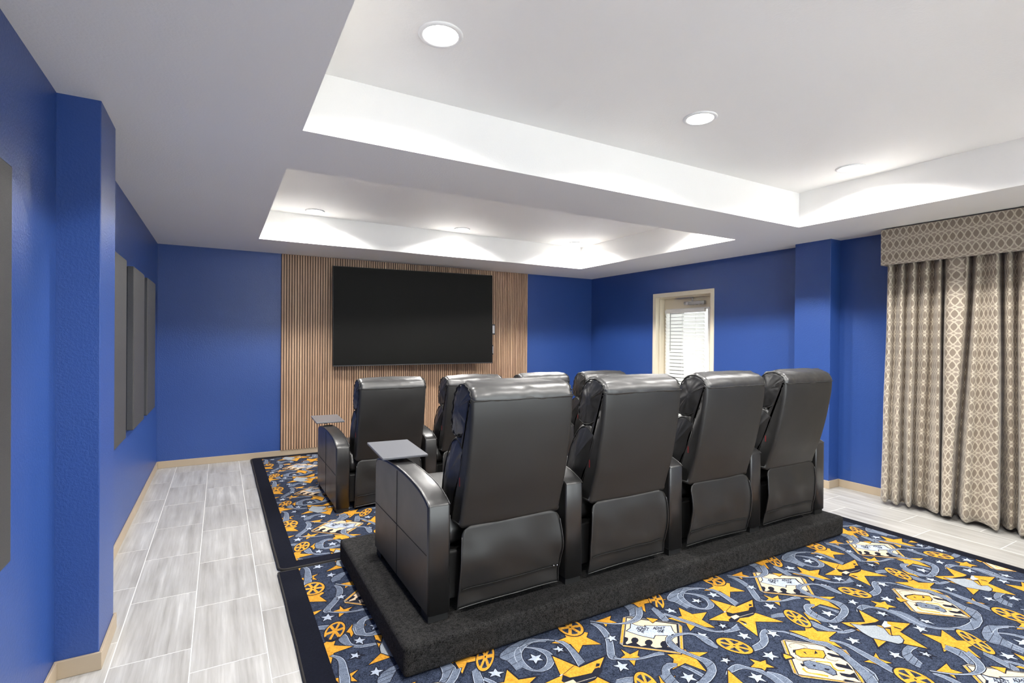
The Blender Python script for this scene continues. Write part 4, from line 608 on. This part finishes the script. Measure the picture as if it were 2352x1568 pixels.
def make_chair(idx, x, y, z, label, left_arm, lean=0.0, tray=None):
    rn = random.Random(idx*7+3); ph = rn.uniform(0, 50)
    root = empty('recliner', (x, y, z)); tag(root, label, 'recliner', 'black leather recliners in two rows')
    def arm(sx, sm):
        a = add('arm', ARM_ME, root, (sx*.3775, 0, 0)); a.data = ARM_ME
        add('seam', SEAM_L if sx < 0 else SEAM_R, a); add('piping', PIPE, a)
        add('foot', FOOT, a, (0, .055, 0)); add('foot', FOOT, a, (0, .83, 0)); add('cup_holder', CUP, a, (0, .66, .603))
        return a
    if left_arm: arm(-1, 0)
    arm(1, 0)
    boxes('base_frame', [(-.315, .315, .05, .80, .06, .285)], M_BLACK, root, bevel=.01)
    # back shell: smooth upholstered board
    sh = link('back_shell', loft_x([(a+lean*(b-.4)/.6, b) for a, b in SHELL_C], .280, .020, 12, 5, lambda X, s, p: .006*(1-(X/.28)**2) + .0025*noise.noise(p*5+Vector((ph, 0, 0)))), M_LEA3, root, smooth=True)
    xe = -.2803
    boxes('care_tag', [(xe-.0015, xe+.001, -.004, .003, .600, .640)], M_RED, sh)
    sh_pts = [(xe+.006, a+.024+lean*(b-.4)/.6, b) for a, b in crom(SHELL[1:6], 5)]
    tube_obj('stitching', sh_pts, .0016, M_SEAM, sh, 5)
    # headrest pillow that rolls over the top of the back
    def hd(X, s, p):
        t = abs(X)/.285; e = max(0, (t-.45)/.55)
        wr = math.sin(s*2*PI*11+2.5*noise.noise(Vector((X*12, s*9, ph))))
        front = 1 if .2 < s < .8 else .35
        return .012*(1-t**3)*front + .0075*e*e*wr*front + .0038*noise.noise(Vector((X*10+p.y*14, p.z*6, ph))) + .002*noise.noise(Vector((X*26+p.y*40, p.z*10, ph+9)))
    HP = [(a+lean*(b-.4)/.6, b) for a, b in crom(HEAD, 5, True)]
    he = link('headrest', loft_x(HP, .279, .030, 34, 7, hd, .016, .010, ph), M_LEA2, root, smooth=True)
    for sx in (-1, 1):
        cy, cz = sum(p[0] for p in HP)/len(HP), sum(p[1] for p in HP)/len(HP)
        pts = [(sx*(.2765+.003*math.sin(k*1.7)), cy+(a-cy)*.90, cz+(b-cz)*.93) for k, (a, b) in enumerate(HP)]
        tube_obj('piping', pts, .0036, M_SEAM, he, 6, True)
    tube_obj('seam', [(-.27+.54*k/12, HP[0][0]-.004+.001*math.sin(k), 1.004+.0015*math.sin(k*1.3+ph)) for k in range(13)], .0024, M_SEAM, he, 6)
    def lb(X, s, p):
        t = abs(X)/.285; e = max(0, (t-.5)/.5)
        return .014*(1-t**2) + .007*e*e*math.sin(s*2*PI*9+2*noise.noise(Vector((X*9, s*7, ph+3)))) + .006*noise.noise(Vector((X*8, p.z*9, ph+20)))
    LP = [(a+lean*.5*(b-.4)/.6, b) for a, b in crom(LUMB, 4, True)]
    lu = link('lumbar_cushion', loft_x(LP, .281, .033, 26, 6, lb, .018, .009, ph+5), M_LEA2, root, smooth=True)
    for sx in (-1, 1):
        cy, cz = sum(p[0] for p in LP)/len(LP), sum(p[1] for p in LP)/len(LP)
        pts = [(sx*.278, cy+(a-cy)*.87, cz+(b-cz)*.91) for a, b in LP]
        tube_obj('piping', pts, .0034, M_SEAM, lu, 6, True)
    link('seat_cushion', loft_x(crom(SEAT, 3, True), .312, .03, 14, 5, lambda X, s, p: .004*noise.noise(p*8+Vector((ph, 3, 0)))), M_LEA2, root, smooth=True)
    boxes('footrest', [(-.305, .305, .845, .89, .07, .285)], M_LEA2, root, bevel=.015, seg=3)
    # loose leather flap under the back
    V = []; Fc = []; NXf, NZf = 36, 26; rc = .045
    k1, k2, k3 = rn.uniform(-1, 1), rn.uniform(-1, 1), rn.uniform(.5, 1)
    for j in range(NZf+1):
        t = j/NZf; zz = .412-.378*t
        half = .268+.016*t+.010*math.sin(PI*min(1, t*1.25))*k3
        top_in = rc-math.sqrt(max(0, rc*rc-max(0, rc-(t*.378))**2))
        for i in range(NXf+1):
            s = -1+2*i/NXf; X = s*(half-top_in*.9)
            edge = max(0, abs(s)-.8)/.2
            yv = -.004-.017*math.sin(PI*min(1, t*1.1+.05)) + .012*t*t
            yv += .020*t*(1.15-t)*2*(noise.noise(Vector((X*4.2+ph, zz*6, 0)))+.28*noise.noise(Vector((X*9+zz*7+ph, zz*11, 4))))
            yv += .016*math.sin(3.1*X*8+k1*3+zz*9)*t*(1-t) - .018*edge**2*math.sin(PI*t)*(.5+.5*k2) - .010*math.exp(-((t-.82)/.018)**2)*-.35
            zv = zz+.012*t*noise.noise(Vector((X*3+ph, 2, 2)))-.006*(s*s)*t
            V.append((X, yv, zv))
    for j in range(NZf):
        for i in range(NXf): Fc.append((j*(NXf+1)+i, j*(NXf+1)+i+1, (j+1)*(NXf+1)+i+1, (j+1)*(NXf+1)+i))
    fp = link('rear_flap', pyd('rear_flap', V, Fc), M_LEA3, root, smooth=True)
    md = fp.modifiers.new('Solidify', 'SOLIDIFY'); md.thickness = .004; md.offset = 1
    row = lambda j: [Vector(V[j*(NXf+1)+i])+Vector((0, -.0042, 0)) for i in range(1, NXf)]
    tube_obj('hem_seam', row(20), .0022, M_SEAM, fp, 5)
    ed = [Vector(V[j*(NXf+1)])+Vector((.001, -.002, 0)) for j in range(3, NZf)] + [Vector(V[NZf*(NXf+1)+i])+Vector((0, -.002, .001)) for i in range(NXf+1)] + [Vector(V[j*(NXf+1)+NXf])+Vector((-.001, -.002, 0)) for j in range(NZf-1, 2, -1)]
    tube_obj('edge_piping', ed, .0028, M_LEA2, fp, 6)
    if idx == 0:
        for k in range(2):
            p = V[20*(NXf+1)+NXf-1-k]; v, f = tube([(p[0]-.004*k, p[1]-.010, p[2]+.004), (p[0]-.004*k, p[1]-.003, p[2]+.004)], .004, 8); link('snap_stud', pyd('snap_stud', v, f), M_METAL, fp, smooth=True)
    if tray:
        tx, ty, rz = tray
        bm = bmesh.new(); bx(bm, -.126, .126, -.23, .23, 0, .014)
        o = link('tray_table', mesh_of(bm, 'tray_table'), M_TRAY, root, loc=(tx, ty, .626), rot=(0, 0, rz)); o['label'] = 'grey swivel tray on the left arm'
        vb = [e for e in range(0)]; bev(o, .004, 2)
        tube_obj('tray_post', [(-.02, -.05, -.03), (-.02, -.05, .001)], .016, M_METAL, o, 12)
        boxes('tray_hinge', [(-.06, .02, -.09, -.01, -.010, .0005)], M_TVB, o, bevel=.002)
XC = [1.2425, 1.9975, 2.7525, 3.5075]
RL = ['black leather recliner at the left end of the raised rear row, grey tray table', 'black leather recliner second from the left on the charcoal platform',
      'black leather recliner third from the left on the charcoal platform', 'black leather recliner at the right end of the raised rear row, nearest the curtain']
FL = ['black leather recliner at the left end of the front row, small grey tray', 'black leather recliner second from the left in the front row, before the slatted panel',
      'black leather recliner third from the left in the front row, only its top showing', 'black leather recliner at the right end of the front row, before the door']
for i in range(4): make_chair(i, XC[i], 2.165, ZR, RL[i], i == 0, lean=[0, -.004, -.012, -.02][i], tray=(-.345, .770, math.radians(-3.9)) if i == 0 else None)
for i in range(4): make_chair(i+4, XC[i]+.005, 4.275, .0175, FL[i], i == 0, lean=-.012, tray=(-.345, .90, math.radians(-2.5)) if i == 0 else None)
